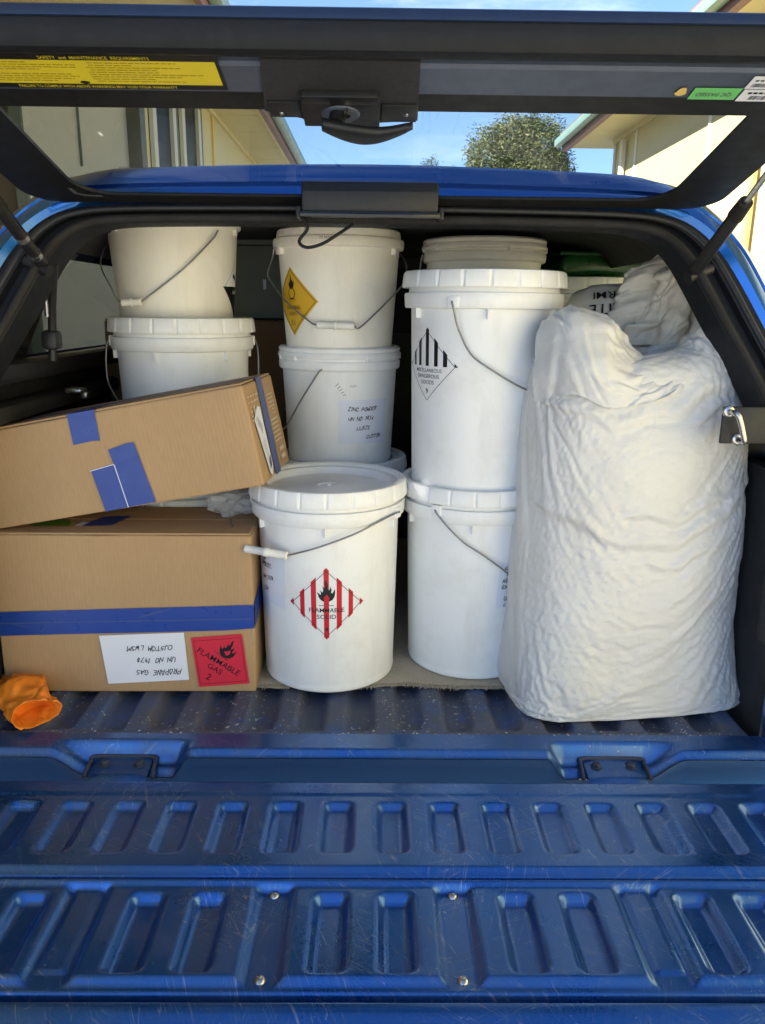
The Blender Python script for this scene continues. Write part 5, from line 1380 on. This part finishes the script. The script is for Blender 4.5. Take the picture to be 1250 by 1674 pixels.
# ------------------------------------------------------------------ orange glove
GL_ = empty('glove', (-.655, 1.338, .001), (0, 0, R(-52)), 'limp orange rubber glove lying in front of the cardboard boxes', 'glove')
NSEG, NRG = 92, 110
P = []
gk = [(0, -.100, .018, .034, .016), (1, -.065, .021, .044, .020), (2, -.025, .025, .046, .0245), (3, .012, .027, .042, .027), (3.6, .036, .0265, .041, .0255), (4.2, .058, .026, .042, .0245), (4.9, .076, .0255, .0425, .0240), (5.05, .080, .0255, .0436, .0250), (5.2, .0825, .0255, .0436, .0250), (5.32, .081, .0255, .0422, .0238), (5.5, .074, .0255, .0405, .0228), (6.0, .052, .0255, .037, .021), (6.6, .03, .0255, .030, .017)]
Pm = np.zeros((NSEG+1, NRG, 3))
for i in range(NSEG+1):
    t = 6.6*i/NSEG; x, zc, b, h_ = spline(gk, t)
    for j in range(NRG):
        th = 2*math.pi*j/NRG; cut = 1 if t < 4.3 else .45
        cr = 1+.12*nz3(math.cos(th)*1.3, math.sin(th)*1.3, x*18)+.12*(abs(math.sin(th*2.5+x*50))-.5)*cut+.05*nz3(math.cos(th)*3.5, math.sin(th)*3.5, x*70)
        yy = math.cos(th)*b*cr; zz = zc+math.sin(th)*h_*cr
        xx = x-.45*(zz-zc)*float(sstep(t, 3.2, 4.8))+.008*math.sin(th*2+.6)*float(sstep(t, 3.5, 5))
        zz += .016*nz3(xx*26, yy*26, 2)*float(1-sstep(t, 3.6, 4.8))+.010*float(sstep(t, .5, 1.6)-sstep(t, 2.2, 3.4))*(1 if math.sin(th) > 0 else 0)
        Pm[i, j] = (xx, yy, max(.0006, zz*.84))
GU, GV = np.meshgrid(np.arange(NRG)/NRG*.2, np.linspace(0, .19, NSEG+1)); GD = np.zeros(GU.shape)
creases(GD, GU, GV, ((0, .2), (.03, .15)), 60, lambda x, z: .6*math.sin(x*60)+.9, 21, (.010, .035), (.0008, .003), (.002, .004))
GN = normals(Pm); Pm = Pm+GN*GD[:, :, None]; Pm[:, :, 2] = np.maximum(Pm[:, :, 2], .0006)
V = Pm.reshape(-1, 3); Fc = [(i*NRG+j, i*NRG+(j+1) % NRG, (i+1)*NRG+(j+1) % NRG, (i+1)*NRG+j) for i in range(NSEG) for j in range(NRG)]+[tuple(range(NRG-1, -1, -1)), tuple(NSEG*NRG+j for j in range(NRG))]
mesh('cuff', [tuple(v) for v in V], Fc, 'glove', GL_)
for k, (yy, ln) in enumerate(((-.032, .055), (-.011, .065), (.011, .06), (.031, .045))):
    pth = smoothpath([(-.07, yy*.8, .022), (-.10, yy, .020), (-.10-ln*.5, yy*1.15, .016), (-.10-ln, yy*1.2-.006, .010)], 5); n_ = len(pth)
    tube('finger', pth, [.0125-.003*q/n_ for q in range(n_-2)]+[.007, .003], 'glove', GL_, 12)
pth = smoothpath([(-.04, -.035, .020), (-.06, -.06, .018), (-.09, -.078, .012), (-.105, -.084, .010)], 5); n_ = len(pth)
tube('thumb', pth, [.013-.003*q/n_ for q in range(n_-2)]+[.007, .003], 'glove', GL_, 12)
# grit on the tray edge
rng = random.Random(12); V, Fc = [], []
for k in range(420):
    if rng.random() < .55: x, y = rng.uniform(-.69, .69), 1.251+abs(rng.gauss(0, .005))
    else: x, y = rng.uniform(-.69, .69), rng.uniform(1.25, 1.42)
    s_ = rng.uniform(.0005, .0016) if rng.random() < .95 else .003; z = float(floor_z(np.array([x]), np.array([max(y, 1.2525)]))[0])
    b = len(V); V += [(x+s_*rng.uniform(.6, 1.3), y, z), (x-s_*.6, y+s_*rng.uniform(.5, 1), z), (x-s_*.6, y-s_*rng.uniform(.5, 1), z), (x, y, z+s_*.7)]; Fc += [(b, b+1, b+3), (b+1, b+2, b+3), (b+2, b, b+3)]
o = mesh('grit', V, Fc, 'grit', None, False); setp(o, 'pale grit scattered along the dusty tray floor edge', 'grit', None, 'stuff')
bpy.context.view_layer.update()
